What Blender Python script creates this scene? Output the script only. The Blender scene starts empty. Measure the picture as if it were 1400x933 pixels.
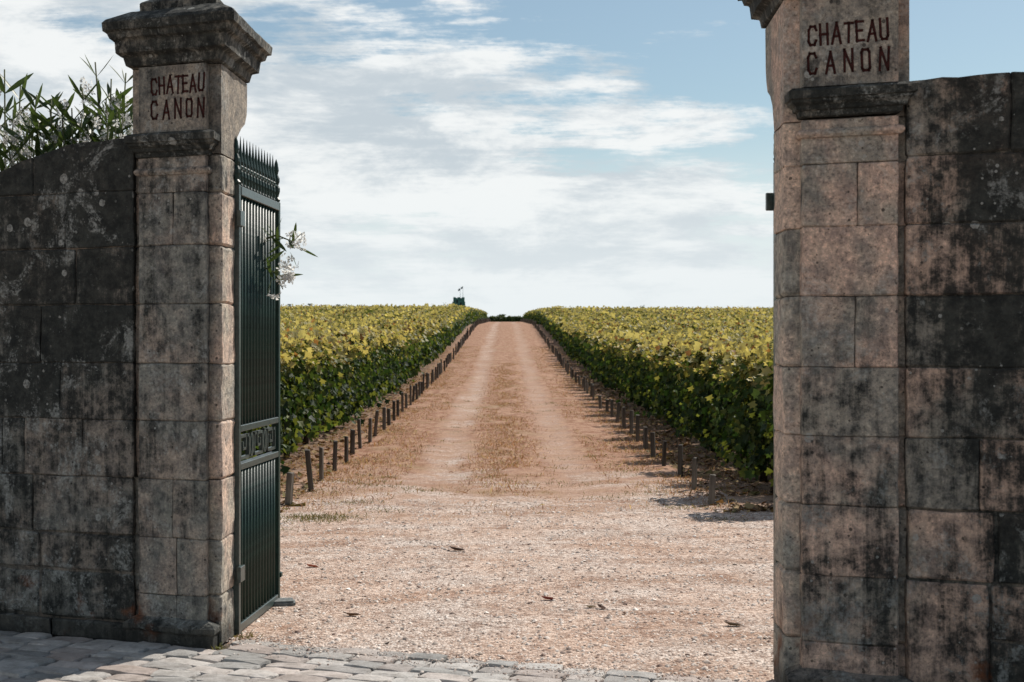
import bpy, bmesh, math, random
import numpy as np
from mathutils import Vector, Matrix, noise

random.seed(11)
RNG = np.random.default_rng(5)
SC = bpy.context.scene
COL = SC.collection
R = math.radians

# ------------------------------------------------------------------ camera, sky, sun
EYE = 1.6
cam_d = bpy.data.cameras.new('camera')
cam = bpy.data.objects.new('camera', cam_d); COL.objects.link(cam)
cam.location = (0, 0, EYE)
cam.rotation_euler = (R(90.1), 0, 0)
cam_d.sensor_width = 36; cam_d.lens = 51.43
cam_d.clip_start = 0.05; cam_d.clip_end = 9000
cam_d.dof.use_dof = True; cam_d.dof.focus_distance = 11.0; cam_d.dof.aperture_fstop = 6.3
SC.camera = cam
SC.view_settings.view_transform = 'Standard'
SC.view_settings.look = 'None'
SC.view_settings.exposure = 0.12
SC.view_settings.gamma = 1.0
SC.view_settings.use_curve_mapping = False
cy = SC.cycles
cy.max_bounces = 5; cy.diffuse_bounces = 3; cy.glossy_bounces = 2; cy.transmission_bounces = 3; cy.transparent_max_bounces = 4
cy.caustics_reflective = False; cy.caustics_refractive = False

SUN_EL, SUN_AZ = R(43), R(37)          # azimuth measured from the view axis (+Y) to the right (+X)
SUND = Vector((math.sin(SUN_AZ)*math.cos(SUN_EL), math.cos(SUN_AZ)*math.cos(SUN_EL), math.sin(SUN_EL)))
sl = bpy.data.lights.new('sun', 'SUN'); sl.energy = 4.9; sl.angle = R(0.6); sl.color = (1.0, 0.94, 0.86)
sun = bpy.data.objects.new('sun', sl); COL.objects.link(sun)
sun.location = SUND*50
sun.rotation_euler = (-SUND).to_track_quat('-Z', 'Y').to_euler()


def N(nt, typ, ins=None, **props):
    n = nt.nodes.new(typ)
    for k, v in props.items():
        setattr(n, k, v)
    for k, v in (ins or {}).items():
        if isinstance(v, bpy.types.NodeSocket):
            nt.links.new(v, n.inputs[k])
        else:
            n.inputs[k].default_value = v
    return n


def M(nt, op, a, b=0.0, c=0.0, clamp=False):
    return N(nt, 'ShaderNodeMath', {0: a, 1: b, 2: c}, operation=op, use_clamp=clamp).outputs[0]


def SS(nt, v, a, b, lo=0.0, hi=1.0):
    n = N(nt, 'ShaderNodeMapRange', {'Value': v, 'From Min': a, 'From Max': b, 'To Min': lo, 'To Max': hi})
    n.interpolation_type = 'SMOOTHSTEP'
    return n.outputs[0]


def MIX(nt, f, a, b, blend='MIX'):
    n = nt.nodes.new('ShaderNodeMix'); n.data_type = 'RGBA'; n.blend_type = blend
    for i, v in ((0, f), (6, a), (7, b)):
        if isinstance(v, bpy.types.NodeSocket):
            nt.links.new(v, n.inputs[i])
        else:
            n.inputs[i].default_value = (*v, 1) if isinstance(v, tuple) and len(v) == 3 else v
    return n.outputs[2]


def NOISE(nt, vec, scale, detail=5.0, rough=0.55, dist=0.0):
    return N(nt, 'ShaderNodeTexNoise', {'Vector': vec, 'Scale': scale, 'Detail': detail, 'Roughness': rough, 'Distortion': dist}).outputs[0]


def VSCALE(nt, vec, x, y, z, loc=(0, 0, 0), rot=(0, 0, 0)):
    return N(nt, 'ShaderNodeMapping', {'Vector': vec, 'Scale': (x, y, z), 'Location': loc, 'Rotation': rot}).outputs[0]


world = bpy.data.worlds.new('World'); SC.world = world; world.use_nodes = True
world.cycles.sampling_method = 'MANUAL'; world.cycles.sample_map_resolution = 256
wt = world.node_tree; wt.nodes.clear()
tcw = N(wt, 'ShaderNodeTexCoord').outputs['Generated']
sx = N(wt, 'ShaderNodeSeparateXYZ', {0: tcw})
X, Y, Z = sx.outputs
zp = M(wt, 'MAXIMUM', Z, 0.0)
nish = N(wt, 'ShaderNodeTexSky', sky_type='NISHITA')
nish.sun_disc = False; nish.sun_elevation = SUN_EL; nish.sun_rotation = SUN_AZ
nish.air_density = 1.0; nish.dust_density = 0.6; nish.ozone_density = 2.5
SKY_S = 0.085
den = M(wt, 'ADD', zp, 0.16)
plane = N(wt, 'ShaderNodeCombineXYZ', {0: M(wt, 'DIVIDE', X, den), 1: M(wt, 'DIVIDE', Y, den), 2: 0.0}).outputs[0]
puffv = VSCALE(wt, tcw, 2.6, 2.6, 7.5, loc=(1.3, 0.2, 0.9), rot=(0, R(7), 0))
puff = SS(wt, NOISE(wt, puffv, 2.2, 8, 0.68, 0.12), 0.28, 0.72)
wisp = SS(wt, NOISE(wt, VSCALE(wt, plane, 0.55, 1.5, 1, loc=(5, 1.4, 0), rot=(0, 0, R(-24))), 1.9, 7, 0.70, 0.2), 0.28, 0.72)
front = M(wt, 'SUBTRACT', M(wt, 'SUBTRACT', 0.200, M(wt, 'MULTIPLY', X, 0.50)), Z)     # the cloud bank lies low and to the left
bias = N(wt, 'ShaderNodeClamp', {0: M(wt, 'MULTIPLY', front, 3.6), 1: -0.42, 2: 0.34}).outputs[0]
cov = M(wt, 'ADD', M(wt, 'ADD', M(wt, 'MULTIPLY', puff, 0.50), M(wt, 'MULTIPLY', wisp, 0.50)), 0.0)
cov = M(wt, 'ADD', cov, bias)
mask = SS(wt, cov, 0.44, 0.74)
shade = M(wt, 'ADD', M(wt, 'MULTIPLY', SS(wt, NOISE(wt, VSCALE(wt, tcw, 2.6, 2.6, 8.5, loc=(4.3, 0.2, 0.86), rot=(0, R(7), 0)), 3.2, 7, 0.66, 0.2), 0.3, 0.7), 0.7), M(wt, 'MULTIPLY', wisp, 0.3))
shade = SS(wt, shade, 0.22, 0.78)
k = 1.0/SKY_S
ccol = MIX(wt, shade, (0.53*k, 0.59*k, 0.635*k), (0.86*k, 0.875*k, 0.87*k))
blue = MIX(wt, 1.0, nish.outputs[0], (0.86, 0.94, 0.88), 'MULTIPLY')
blue = MIX(wt, 0.10, blue, (0.75*k, 0.78*k, 0.78*k))
hz = SS(wt, Z, 0.0, 0.17, 0.92, 0.0)
sky1 = MIX(wt, hz, blue, (0.72*k, 0.79*k, 0.82*k))
sky2 = MIX(wt, M(wt, 'MULTIPLY', mask, 0.94), sky1, ccol)
sky2 = MIX(wt, SS(wt, Z, 0.0, 0.15, 0.80, 0.0), sky2, (0.745*k, 0.80*k, 0.82*k))
bg = N(wt, 'ShaderNodeBackground', {'Color': sky2, 'Strength': SKY_S})
N(wt, 'ShaderNodeOutputWorld', {'Surface': bg.outputs[0]})

# ------------------------------------------------------------------ helpers
def obj(name, me, mat=None, parent=None, loc=(0, 0, 0)):
    o = bpy.data.objects.new(name, me); COL.objects.link(o)
    o.location = loc
    if parent is not None:
        o.parent = parent
    if mat is not None and me is not None and not me.materials:
        me.materials.append(mat)
    return o


def tag(o, label, cat, group=None, kind=None):
    o['label'] = label
    if cat: o['category'] = cat
    if group: o['group'] = group
    if kind: o['kind'] = kind
    return o


def structure(o):
    o['kind'] = 'structure'
    return o


def empty(name, loc, rz=0.0):
    o = bpy.data.objects.new(name, None); COL.objects.link(o)
    o.empty_display_size = 0.2
    o.location = loc; o.rotation_euler = (0, 0, rz)
    return o


def bm_mesh(name, bm, smooth=False):
    me = bpy.data.meshes.new(name)
    bmesh.ops.recalc_face_normals(bm, faces=bm.faces)
    if smooth:
        for f in bm.faces: f.smooth = True
    bm.to_mesh(me); bm.free()
    return me


def py_mesh(name, v, f, smooth=False):
    me = bpy.data.meshes.new(name)
    me.from_pydata([tuple(p) for p in v], [], f)
    bm = bmesh.new(); bm.from_mesh(me)
    bmesh.ops.recalc_face_normals(bm, faces=bm.faces)
    bm.to_mesh(me); bm.free()
    if smooth:
        me.polygons.foreach_set('use_smooth', [True]*len(me.polygons))
    return me


def add_box(bm, x0, x1, y0, y1, z0, z1, mat=None):
    vs = [bm.verts.new((x, y, z)) for z in (z0, z1) for (x, y) in ((x0, y0), (x1, y0), (x1, y1), (x0, y1))]
    for f in ((3, 2, 1, 0), (4, 5, 6, 7), (0, 1, 5, 4), (1, 2, 6, 5), (2, 3, 7, 6), (3, 0, 4, 7)):
        bm.faces.new([vs[i] for i in f])
    return vs


def box_mesh(name, dims, bevel=0.0):
    bm = bmesh.new()
    add_box(bm, *dims)
    if bevel:
        bmesh.ops.bevel(bm, geom=list(bm.edges), offset=bevel, segments=1, affect='EDGES')
    return bm_mesh(name, bm)


def tube(bm, pts, rads, n=6, cap=True):
    pts = [Vector(p) for p in pts]
    if not hasattr(rads, '__len__'): rads = [rads]*len(pts)
    rings = []
    for i, p in enumerate(pts):
        d = (pts[min(i+1, len(pts)-1)] - pts[max(i-1, 0)]).normalized()
        a = d.cross(Vector((0, 0, 1)) if abs(d.z) < 0.9 else Vector((1, 0, 0))).normalized()
        b = d.cross(a)
        rings.append([bm.verts.new(p + (a*math.cos(2*math.pi*k/n) + b*math.sin(2*math.pi*k/n))*rads[i]) for k in range(n)])
    for r0, r1 in zip(rings, rings[1:]):
        for k in range(n):
            bm.faces.new((r0[k], r0[(k+1) % n], r1[(k+1) % n], r1[k]))
    if cap:
        bm.faces.new(rings[0][::-1]); bm.faces.new(rings[-1])


def lathe(bm, prof, n=8, c=(0, 0)):
    rings = [[bm.verts.new((c[0]+r*math.cos(2*math.pi*k/n), c[1]+r*math.sin(2*math.pi*k/n), z)) for k in range(n)] for r, z in prof]
    for r0, r1 in zip(rings, rings[1:]):
        for k in range(n):
            bm.faces.new((r0[k], r0[(k+1) % n], r1[(k+1) % n], r1[k]))
    bm.faces.new(rings[0][::-1]); bm.faces.new(rings[-1])


def scatter(name, tv, tf, pos, rot, scl, col=None, smooth=False):
    """many small pieces as one mesh: template tv (m,3), faces tf, per piece position, 3x3 rotation, scale, colour"""
    tv = np.asarray(tv, float); n = len(pos); m = len(tv)
    scl = np.asarray(scl, float)
    if scl.ndim == 1: scl = np.repeat(scl[:, None], 3, 1)
    v = np.einsum('nij,nmj->nmi', rot, tv[None]*scl[:, None, :]) + np.asarray(pos)[:, None, :]
    ln = [len(f) for f in tf]; flat = np.concatenate([np.asarray(f) for f in tf])
    loops = (flat[None] + (np.arange(n)*m)[:, None]).ravel().astype(np.int32)
    totals = np.tile(np.asarray(ln), n); starts = np.concatenate([[0], np.cumsum(totals)[:-1]]).astype(np.int32)
    me = bpy.data.meshes.new(name)
    me.vertices.add(n*m); me.vertices.foreach_set('co', v.ravel().astype(np.float32))
    me.loops.add(len(loops)); me.loops.foreach_set('vertex_index', loops)
    me.polygons.add(len(totals)); me.polygons.foreach_set('loop_start', starts)
    me.update(calc_edges=True); me.validate()
    if col is not None:
        a = me.color_attributes.new('tint', 'FLOAT_COLOR', 'POINT')
        c = np.ones((n, m, 4), np.float32); c[:, :, :3] = np.asarray(col)[:, None, :]
        a.data.foreach_set('color', c.ravel())
    if smooth:
        me.polygons.foreach_set('use_smooth', [True]*len(me.polygons))
    return me


def frames(nrm, spin):
    """rotation whose third column is nrm, spun by spin"""
    nrm = nrm/np.linalg.norm(nrm, axis=1, keepdims=True)
    ref = np.where(np.abs(nrm[:, 2:3]) < 0.95, np.array([[0, 0, 1.0]]), np.array([[1.0, 0, 0]]))
    a = np.cross(ref, nrm); a /= np.linalg.norm(a, axis=1, keepdims=True)
    b = np.cross(nrm, a)
    c, s = np.cos(spin)[:, None], np.sin(spin)[:, None]
    return np.stack([a*c + b*s, -a*s + b*c, nrm], axis=2)


def ordinal(i):
    w = ['first', 'second', 'third', 'fourth', 'fifth', 'sixth', 'seventh', 'eighth', 'ninth', 'tenth', 'eleventh',
         'twelfth', 'thirteenth', 'fourteenth', 'fifteenth', 'sixteenth', 'seventeenth', 'eighteenth', 'nineteenth']
    tens = {20: ('twentieth', 'twenty'), 30: ('thirtieth', 'thirty'), 40: ('fortieth', 'forty')}
    k_ = i+1
    if k_ < 20: return w[i]
    t_ = k_//10*10
    return tens[t_][0] if k_ == t_ else tens[t_][1]+'-'+w[k_-t_-1]


# lie of the land: level at the gate, then a long rise to a crest about 130 m up the track
PROF = [(-60, 0), (0, 0), (14.5, 0), (24, .09), (40, .40), (50, .66), (70, 1.45), (86, 2.10), (100, 2.66), (112, 3.05), (130, 3.37),
        (150, 3.73), (177, 4.22), (200, 4.50), (215, 4.6), (260, 4.5), (400, 3.0), (700, 0), (1500, -6), (5000, -25)]


def H(y):
    if y <= PROF[0][0]: return PROF[0][1]
    for i in range(len(PROF)-1):
        x0, a = PROF[i]; x1, b = PROF[i+1]
        if y <= x1:
            sl_ = lambda j: 0.0 if j <= 0 or j >= len(PROF)-1 else (PROF[j+1][1]-PROF[j-1][1])/(PROF[j+1][0]-PROF[j-1][0])
            t = (y-x0)/(x1-x0); h = x1-x0
            m0, m1 = sl_(i)*h, sl_(i+1)*h
            if i <= 1: m0 = m1 = 0
            return (2*t**3-3*t*t+1)*a + (t**3-2*t*t+t)*m0 + (-2*t**3+3*t*t)*b + (t**3-t*t)*m1
    return PROF[-1][1]


def XC(y): return -0.02 - 0.0042*y          # centre line of the track
HN = np.vectorize(H)

# ------------------------------------------------------------------ materials
def new_mat(name):
    m = bpy.data.materials.new(name); m.use_nodes = True
    nt = m.node_tree; nt.nodes.clear()
    out = N(nt, 'ShaderNodeOutputMaterial')
    return m, nt, out


def finish(nt, out, color, rough=0.8, bump=None, dist=0.01, strength=1.0, spec=0.3, metal=0.0):
    p = N(nt, 'ShaderNodeBsdfPrincipled', {'Base Color': color, 'Roughness': rough, 'Specular IOR Level': spec, 'Metallic': metal})
    if bump is not None:
        b = N(nt, 'ShaderNodeBump', {'Height': bump, 'Distance': dist, 'Strength': strength})
        nt.links.new(b.outputs[0], p.inputs['Normal'])
    nt.links.new(p.outputs[0], out.inputs[0])
    return p


def stone_mat(name, warm, grey, a0=0.0, az=0.0, z0=1.0, z1=2.5, ax=0.0, x0=0.0, x1=1.0, spots=1.0, rust=1.0, scale=1.0, bump=1.0):
    m, nt, out = new_mat(name)
    P = N(nt, 'ShaderNodeNewGeometry').outputs['Position']
    rnd = N(nt, 'ShaderNodeObjectInfo').outputs['Random']
    s3 = N(nt, 'ShaderNodeSeparateXYZ', {0: P})
    off = N(nt, 'ShaderNodeCombineXYZ', {0: M(nt, 'MULTIPLY', rnd, 7.0), 1: 0.0, 2: M(nt, 'MULTIPLY', rnd, 3.0)}).outputs[0]
    Po = N(nt, 'ShaderNodeVectorMath', {0: P, 1: off}, operation='ADD').outputs[0]
    n1 = NOISE(nt, Po, 2.2*scale, 4, 0.6, 0.3)
    n2 = NOISE(nt, P, 13*scale, 7, 0.74, 0.1)
    n3 = NOISE(nt, P, 60*scale, 3, 0.7)
    big = NOISE(nt, P, 2.1*scale, 10, 0.74, 0.2)
    streak = NOISE(nt, VSCALE(nt, P, 15, 15, 1.2), 1.0*scale, 7, 0.72, 0.1)
    m2 = SS(nt, n2, 0.30, 0.70); m3 = SS(nt, n3, 0.30, 0.70)
    f = SS(nt, M(nt, 'ADD', n1, M(nt, 'MULTIPLY', M(nt, 'SUBTRACT', rnd, 0.5), 0.22)), 0.38, 0.60)
    c = MIX(nt, f, warm, grey)
    c = MIX(nt, 1.0, c, N(nt, 'ShaderNodeCombineColor', {0: SS(nt, m2, 0, 1, 1.25, 0.66), 1: SS(nt, m2, 0, 1, 1.22, 0.68), 2: SS(nt, m2, 0, 1, 1.18, 0.72)}).outputs[0], 'MULTIPLY')
    c = MIX(nt, M(nt, 'MULTIPLY', SS(nt, m3, 0.60, 0.95), 0.55), c, MIX(nt, 1.0, c, (1.9, 1.85, 1.8), 'MULTIPLY'))
    c = MIX(nt, M(nt, 'MULTIPLY', SS(nt, m3, 0.30, 0.05), 0.50), c, (0.035, 0.032, 0.030))
    # black algae crust: blotches and run-off streaks
    b = M(nt, 'ADD', M(nt, 'MULTIPLY', SS(nt, big, 0.28, 0.72), 0.30), M(nt, 'MULTIPLY', SS(nt, streak, 0.28, 0.72), 0.30))
    b = M(nt, 'ADD', b, M(nt, 'MULTIPLY', m2, 0.22))
    b = M(nt, 'ADD', b, M(nt, 'MULTIPLY', m3, 0.18))
    b = M(nt, 'ADD', b, M(nt, 'MULTIPLY', M(nt, 'SUBTRACT', rnd, 0.5), 0.16))
    b = M(nt, 'ADD', b, a0)
    if az: b = M(nt, 'ADD', b, SS(nt, s3.outputs[2], z0, z1, 0.0, az))
    if ax: b = M(nt, 'ADD', b, SS(nt, s3.outputs[0], x0, x1, 0.0, ax))
    bl = SS(nt, b, 0.42, 0.80)
    crust = MIX(nt, m2, (0.042, 0.045, 0.040), (0.008, 0.010, 0.0095))
    c = MIX(nt, M(nt, 'MULTIPLY', bl, 0.95), c, crust)
    # pale lichen discs and crusts
    vo = N(nt, 'ShaderNodeTexVoronoi', {'Vector': P, 'Scale': 9.0*scale, 'Randomness': 1.0})
    sz = N(nt, 'ShaderNodeSeparateXYZ', {0: vo.outputs['Color']}).outputs[0]
    rad = M(nt, 'MULTIPLY', SS(nt, sz, 0.55, 1.0), 0.24*spots)
    dd = M(nt, 'ADD', vo.outputs['Distance'], M(nt, 'MULTIPLY', M(nt, 'SUBTRACT', n2, 0.5), 0.25))
    sp = M(nt, 'LESS_THAN', dd, rad)
    sp = M(nt, 'MULTIPLY', sp, SS(nt, n3, 0.35, 0.6, 0.25, 0.85))
    c = MIX(nt, sp, c, (0.36, 0.36, 0.33))
    cr = SS(nt, M(nt, 'ADD', NOISE(nt, P, 3.1*scale, 6, 0.75, 0.6), M(nt, 'ADD', M(nt, 'MULTIPLY', n3, 0.25), SS(nt, s3.outputs[2], 1.1, 0.25, 0.0, 0.025))), 0.66, 0.77)
    c = MIX(nt, M(nt, 'MULTIPLY', cr, 0.60*spots), c, MIX(nt, m3, (0.16, 0.165, 0.15), (0.42, 0.43, 0.40)))
    vp = N(nt, 'ShaderNodeTexVoronoi', {'Vector': P, 'Scale': 38.0*scale, 'Randomness': 1.0})
    vps = N(nt, 'ShaderNodeSeparateXYZ', {0: vp.outputs['Color']})
    pit = M(nt, 'MULTIPLY', M(nt, 'LESS_THAN', vp.outputs['Distance'], M(nt, 'MULTIPLY', vps.outputs[0], 0.34)), M(nt, 'GREATER_THAN', vps.outputs[1], 0.87))
    c = MIX(nt, M(nt, 'MULTIPLY', pit, 0.75), c, (0.022, 0.02, 0.018))
    speck = M(nt, 'MULTIPLY', M(nt, 'LESS_THAN', vp.outputs['Distance'], M(nt, 'MULTIPLY', vps.outputs[0], 0.30)), M(nt, 'LESS_THAN', vps.outputs[1], 0.16))
    speck = M(nt, 'MULTIPLY', speck, SS(nt, big, 0.46, 0.60))
    c = MIX(nt, M(nt, 'MULTIPLY', speck, 0.7), c, (0.38, 0.38, 0.35))
    if rust:
        lo = SS(nt, s3.outputs[2], 0.55, 0.12)
        ru = M(nt, 'MULTIPLY', SS(nt, NOISE(nt, P, 4.2*scale, 5, 0.6), 0.58, 0.70), M(nt, 'MULTIPLY', lo, 0.7*rust))
        c = MIX(nt, ru, c, (0.20, 0.065, 0.022))
        dk = SS(nt, M(nt, 'ADD', s3.outputs[2], M(nt, 'MULTIPLY', M(nt, 'SUBTRACT', n2, 0.5), 0.25)), 0.17, 0.05)
        c = MIX(nt, M(nt, 'MULTIPLY', dk, 0.75), c, (0.03, 0.03, 0.026))
    h = M(nt, 'ADD', M(nt, 'MULTIPLY', n2, 0.6), M(nt, 'MULTIPLY', n3, 0.35))
    h = M(nt, 'ADD', h, M(nt, 'SUBTRACT', M(nt, 'MULTIPLY', sp, 0.08), M(nt, 'MULTIPLY', pit, 0.35)))
    finish(nt, out, c, 0.9, h, 0.022*bump, 0.9, 0.25)
    return m


def simple_mat(name, col, rough=0.7, var=0.25, scale=30.0, bump=0.0, spec=0.3, rndv=0.0, metal=0.0, col2=None, vec=None):
    m, nt, out = new_mat(name)
    P = N(nt, 'ShaderNodeTexCoord').outputs['Object']
    if vec: P = VSCALE(nt, P, *vec)
    n = NOISE(nt, P, scale, 6, 0.65)
    lo = tuple(x*(1-var) for x in col); hi = tuple(min(1, x*(1+var)) for x in (col2 or col))
    c = MIX(nt, SS(nt, n, 0.3, 0.7), lo, hi)
    if rndv:
        rnd = N(nt, 'ShaderNodeObjectInfo').outputs['Random']
        c = MIX(nt, 1.0, c, N(nt, 'ShaderNodeCombineColor', {i: M(nt, 'ADD', 1-rndv, M(nt, 'MULTIPLY', rnd, 2*rndv)) for i in range(3)}).outputs[0], 'MULTIPLY')
    finish(nt, out, c, rough, n if bump else None, bump or 0.01, 1.0, spec, metal)
    return m


def leaf_mat(name, col=None, trans=0.35, rough=0.45, spec=0.35):
    m, nt, out = new_mat(name)
    if col is None:
        c = N(nt, 'ShaderNodeAttribute', attribute_name='tint').outputs['Color']
    else:
        rnd = N(nt, 'ShaderNodeObjectInfo').outputs['Random']
        c = MIX(nt, rnd, tuple(x*0.7 for x in col), tuple(min(.92, x*1.3) for x in col))
    p = N(nt, 'ShaderNodeBsdfPrincipled', {'Base Color': c, 'Roughness': rough, 'Specular IOR Level': spec})
    t = N(nt, 'ShaderNodeBsdfTranslucent', {'Color': MIX(nt, 1.0, c, (1.35, 1.25, 0.7) if 'petal' not in name else (1, 1, 1), 'MULTIPLY')})
    mx = N(nt, 'ShaderNodeMixShader', {0: trans, 1: p.outputs[0], 2: t.outputs[0]})
    nt.links.new(mx.outputs[0], out.inputs[0])
    return m


def ground_mat():
    m, nt, out = new_mat('gravel_and_dry_earth')
    P = N(nt, 'ShaderNodeNewGeometry').outputs['Position']
    s3 = N(nt, 'ShaderNodeSeparateXYZ', {0: P}); x, y, z = s3.outputs
    L = M(nt, 'ADD', M(nt, 'ADD', x, 0.02), M(nt, 'MULTIPLY', y, 0.0042))
    w = M(nt, 'MULTIPLY', M(nt, 'SUBTRACT', NOISE(nt, VSCALE(nt, P, 1, 0.35, 1), 1.1, 4, 0.6), 0.5), 0.75)
    Lw = M(nt, 'ABSOLUTE', M(nt, 'ADD', L, w))
    n1 = NOISE(nt, P, 1.0, 7, 0.62, 0.3)
    n2 = NOISE(nt, VSCALE(nt, P, 1, 0.55, 1), 6, 8, 0.7)
    n3 = NOISE(nt, P, 48, 6, 0.75)
    vg = N(nt, 'ShaderNodeTexVoronoi', {'Vector': P, 'Scale': 62.0})
    vcol = N(nt, 'ShaderNodeSeparateColor', {0: vg.outputs['Color']}).outputs[0]
    gravel = MIX(nt, SS(nt, vcol, 0.1, 0.95), (0.35, 0.265, 0.215), (0.80, 0.70, 0.62))
    swp = NOISE(nt, VSCALE(nt, P, 0.5, 1.5, 1, rot=(0, 0, R(-14))), 1.3, 6, 0.66, 0.6)
    gravel = MIX(nt, M(nt, 'MULTIPLY', SS(nt, swp, 0.47, 0.64), 0.85), gravel, MIX(nt, 1.0, gravel, (0.66, 0.54, 0.46), 'MULTIPLY'))
    gravel = MIX(nt, SS(nt, n2, 0.46, 0.72), gravel, MIX(nt, 1.0, gravel, (0.60, 0.50, 0.45), 'MULTIPLY'))
    gravel = MIX(nt, SS(nt, n1, 0.30, 0.62), gravel, MIX(nt, 1.0, gravel, (0.98, 0.86, 0.78), 'MULTIPLY'))
    dry = MIX(nt, SS(nt, n2, 0.36, 0.64), (0.29, 0.135, 0.075), (0.52, 0.32, 0.21))
    dry = MIX(nt, M(nt, 'MULTIPLY', SS(nt, n3, 0.45, 0.66), 0.85), dry, (0.15, 0.07, 0.042))
    dry = MIX(nt, M(nt, 'MULTIPLY', SS(nt, n1, 0.52, 0.70), 0.5), dry, (0.26, 0.19, 0.09))
    soil = MIX(nt, SS(nt, n2, 0.35, 0.68), (0.13, 0.082, 0.055), (0.28, 0.185, 0.125))
    # wheel ruts: bare compacted gravel, two bands
    rut = SS(nt, M(nt, 'ABSOLUTE', M(nt, 'SUBTRACT', Lw, 0.80)), 0.40, 0.06)
    rut = M(nt, 'MULTIPLY', rut, SS(nt, n2, 0.62, 0.36, 0.35, 0.95))
    rut = M(nt, 'MULTIPLY', rut, SS(nt, L, -0.3, 0.3, 0.92, 0.60))
    rut = M(nt, 'MULTIPLY', rut, SS(nt, NOISE(nt, P, 0.35, 3, 0.6), 0.36, 0.56, 0.5, 1.0))
    fore = SS(nt, M(nt, 'ADD', y, M(nt, 'MULTIPLY', M(nt, 'SUBTRACT', n1, 0.5), 14.0)), 19.5, 13.0)
    g = M(nt, 'MAXIMUM', rut, fore)
    c = MIX(nt, g, dry, gravel)
    edge = SS(nt, M(nt, 'ADD', M(nt, 'ABSOLUTE', L), M(nt, 'MULTIPLY', w, 0.8)), 2.2, 3.0)
    edge = M(nt, 'MULTIPLY', edge, SS(nt, M(nt, 'ADD', y, M(nt, 'MULTIPLY', w, 3.0)), 12.8, 14.2))
    c = MIX(nt, edge, c, soil)
    far = SS(nt, y, 205.0, 270.0)
    c = MIX(nt, far, c, (0.12, 0.12, 0.045))
    h = M(nt, 'ADD', M(nt, 'MULTIPLY', vg.outputs['Distance'], -0.7), M(nt, 'ADD', M(nt, 'MULTIPLY', n3, 0.5), n2))
    finish(nt, out, c, 0.92, h, 0.02, 0.7, 0.2)
    return m


ST_PIER_L = stone_mat('weathered_limestone', (0.32, 0.268, 0.222), (0.21, 0.208, 0.184), a0=0.03, spots=0.9)
ST_WALL_L = stone_mat('black_crusted_limestone', (0.25, 0.216, 0.182), (0.182, 0.182, 0.163), a0=0.10, az=0.25, z0=0.6, z1=1.9, spots=1.1)
ST_PIER_R = stone_mat('pink_limestone', (0.54, 0.385, 0.30), (0.30, 0.27, 0.225), a0=0.10, az=-0.20, z0=0.9, z1=1.7, spots=0.8)
ST_WALL_R = stone_mat('stained_pink_limestone', (0.46, 0.33, 0.255), (0.24, 0.22, 0.185), a0=0.0, az=0.14, z0=0.9, z1=1.9, ax=0.22, x0=1.74, x1=2.05, spots=0.8)
ST_CAP = stone_mat('blackened_capstone', (0.26, 0.24, 0.20), (0.16, 0.155, 0.135), a0=0.20, spots=0.9, rust=0)
ST_NECK = stone_mat('grey_capstone', (0.28, 0.245, 0.20), (0.19, 0.182, 0.158), a0=0.0, spots=0.8, rust=0)
ST_JAMB = stone_mat('lit_jamb_stone', (0.56, 0.42, 0.33), (0.36, 0.33, 0.275), a0=-0.12, spots=0.6)  # less crusted stone, its paler colour also carrying the sunlight on the jambs
MORTAR = stone_mat('old_mortar', (0.22, 0.18, 0.145), (0.13, 0.125, 0.108), a0=0.06, spots=0.4)
PAINT_LET = simple_mat('faded_red_letter_paint', (0.045, 0.012, 0.010), 0.9, 0.5, 60)
GATE_P = simple_mat('dark_green_gate_paint', (0.009, 0.032, 0.024), 0.45, 0.35, 40, 0.001, 0.35)
GATE_R = simple_mat('sheen_green_rail_paint', (0.042, 0.062, 0.057), 0.34, 0.35, 40, 0.001, 0.6)  # paler than the bars: sky sheen on the rails put into the colour
IRON = simple_mat('rusty_iron', (0.04, 0.03, 0.03), 0.6, 0.4, 40)
STOPM = simple_mat('grey_concrete', (0.16, 0.17, 0.165), 0.85, 0.3, 40, 0.004)
WOOD = simple_mat('weathered_stake_wood', (0.115, 0.100, 0.082), 0.85, 0.5, 14, 0.004, 0.2, 0.35, vec=(1, 1, 0.12))
BARK = simple_mat('vine_bark', (0.050, 0.036, 0.027), 0.9, 0.5, 24, 0.01, 0.2, vec=(1, 1, 0.25))
LEAF_V = leaf_mat('vine_leaves', None, 0.40, 0.6, 0.22)
LEAF_O = leaf_mat('oleander_leaf', (0.050, 0.085, 0.026), 0.30)
STEM_O = simple_mat('oleander_stem', (0.11, 0.12, 0.05), 0.7, 0.3, 30)
PETAL = leaf_mat('white_petal', (0.72, 0.71, 0.68), 0.55, 0.6, 0.2)
GRASS = leaf_mat('grass_blades', None, 0.30, 0.7, 0.15)
LITTER = leaf_mat('dead_leaves', None, 0.12, 0.8, 0.15)
GROUND = ground_mat()
PEB = leaf_mat('pebble_stone', None, 0.0, 0.85, 0.25)
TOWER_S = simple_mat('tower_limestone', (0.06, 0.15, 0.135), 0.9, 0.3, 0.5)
DARK = simple_mat('dark_opening', (0.015, 0.016, 0.018), 0.8, 0.2, 5)
FLAGM = simple_mat('flag_cloth', (0.25, 0.27, 0.30), 0.8, 0.2, 5)
POLEM = simple_mat('pole_metal', (0.35, 0.36, 0.38), 0.5, 0.2, 5)


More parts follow.
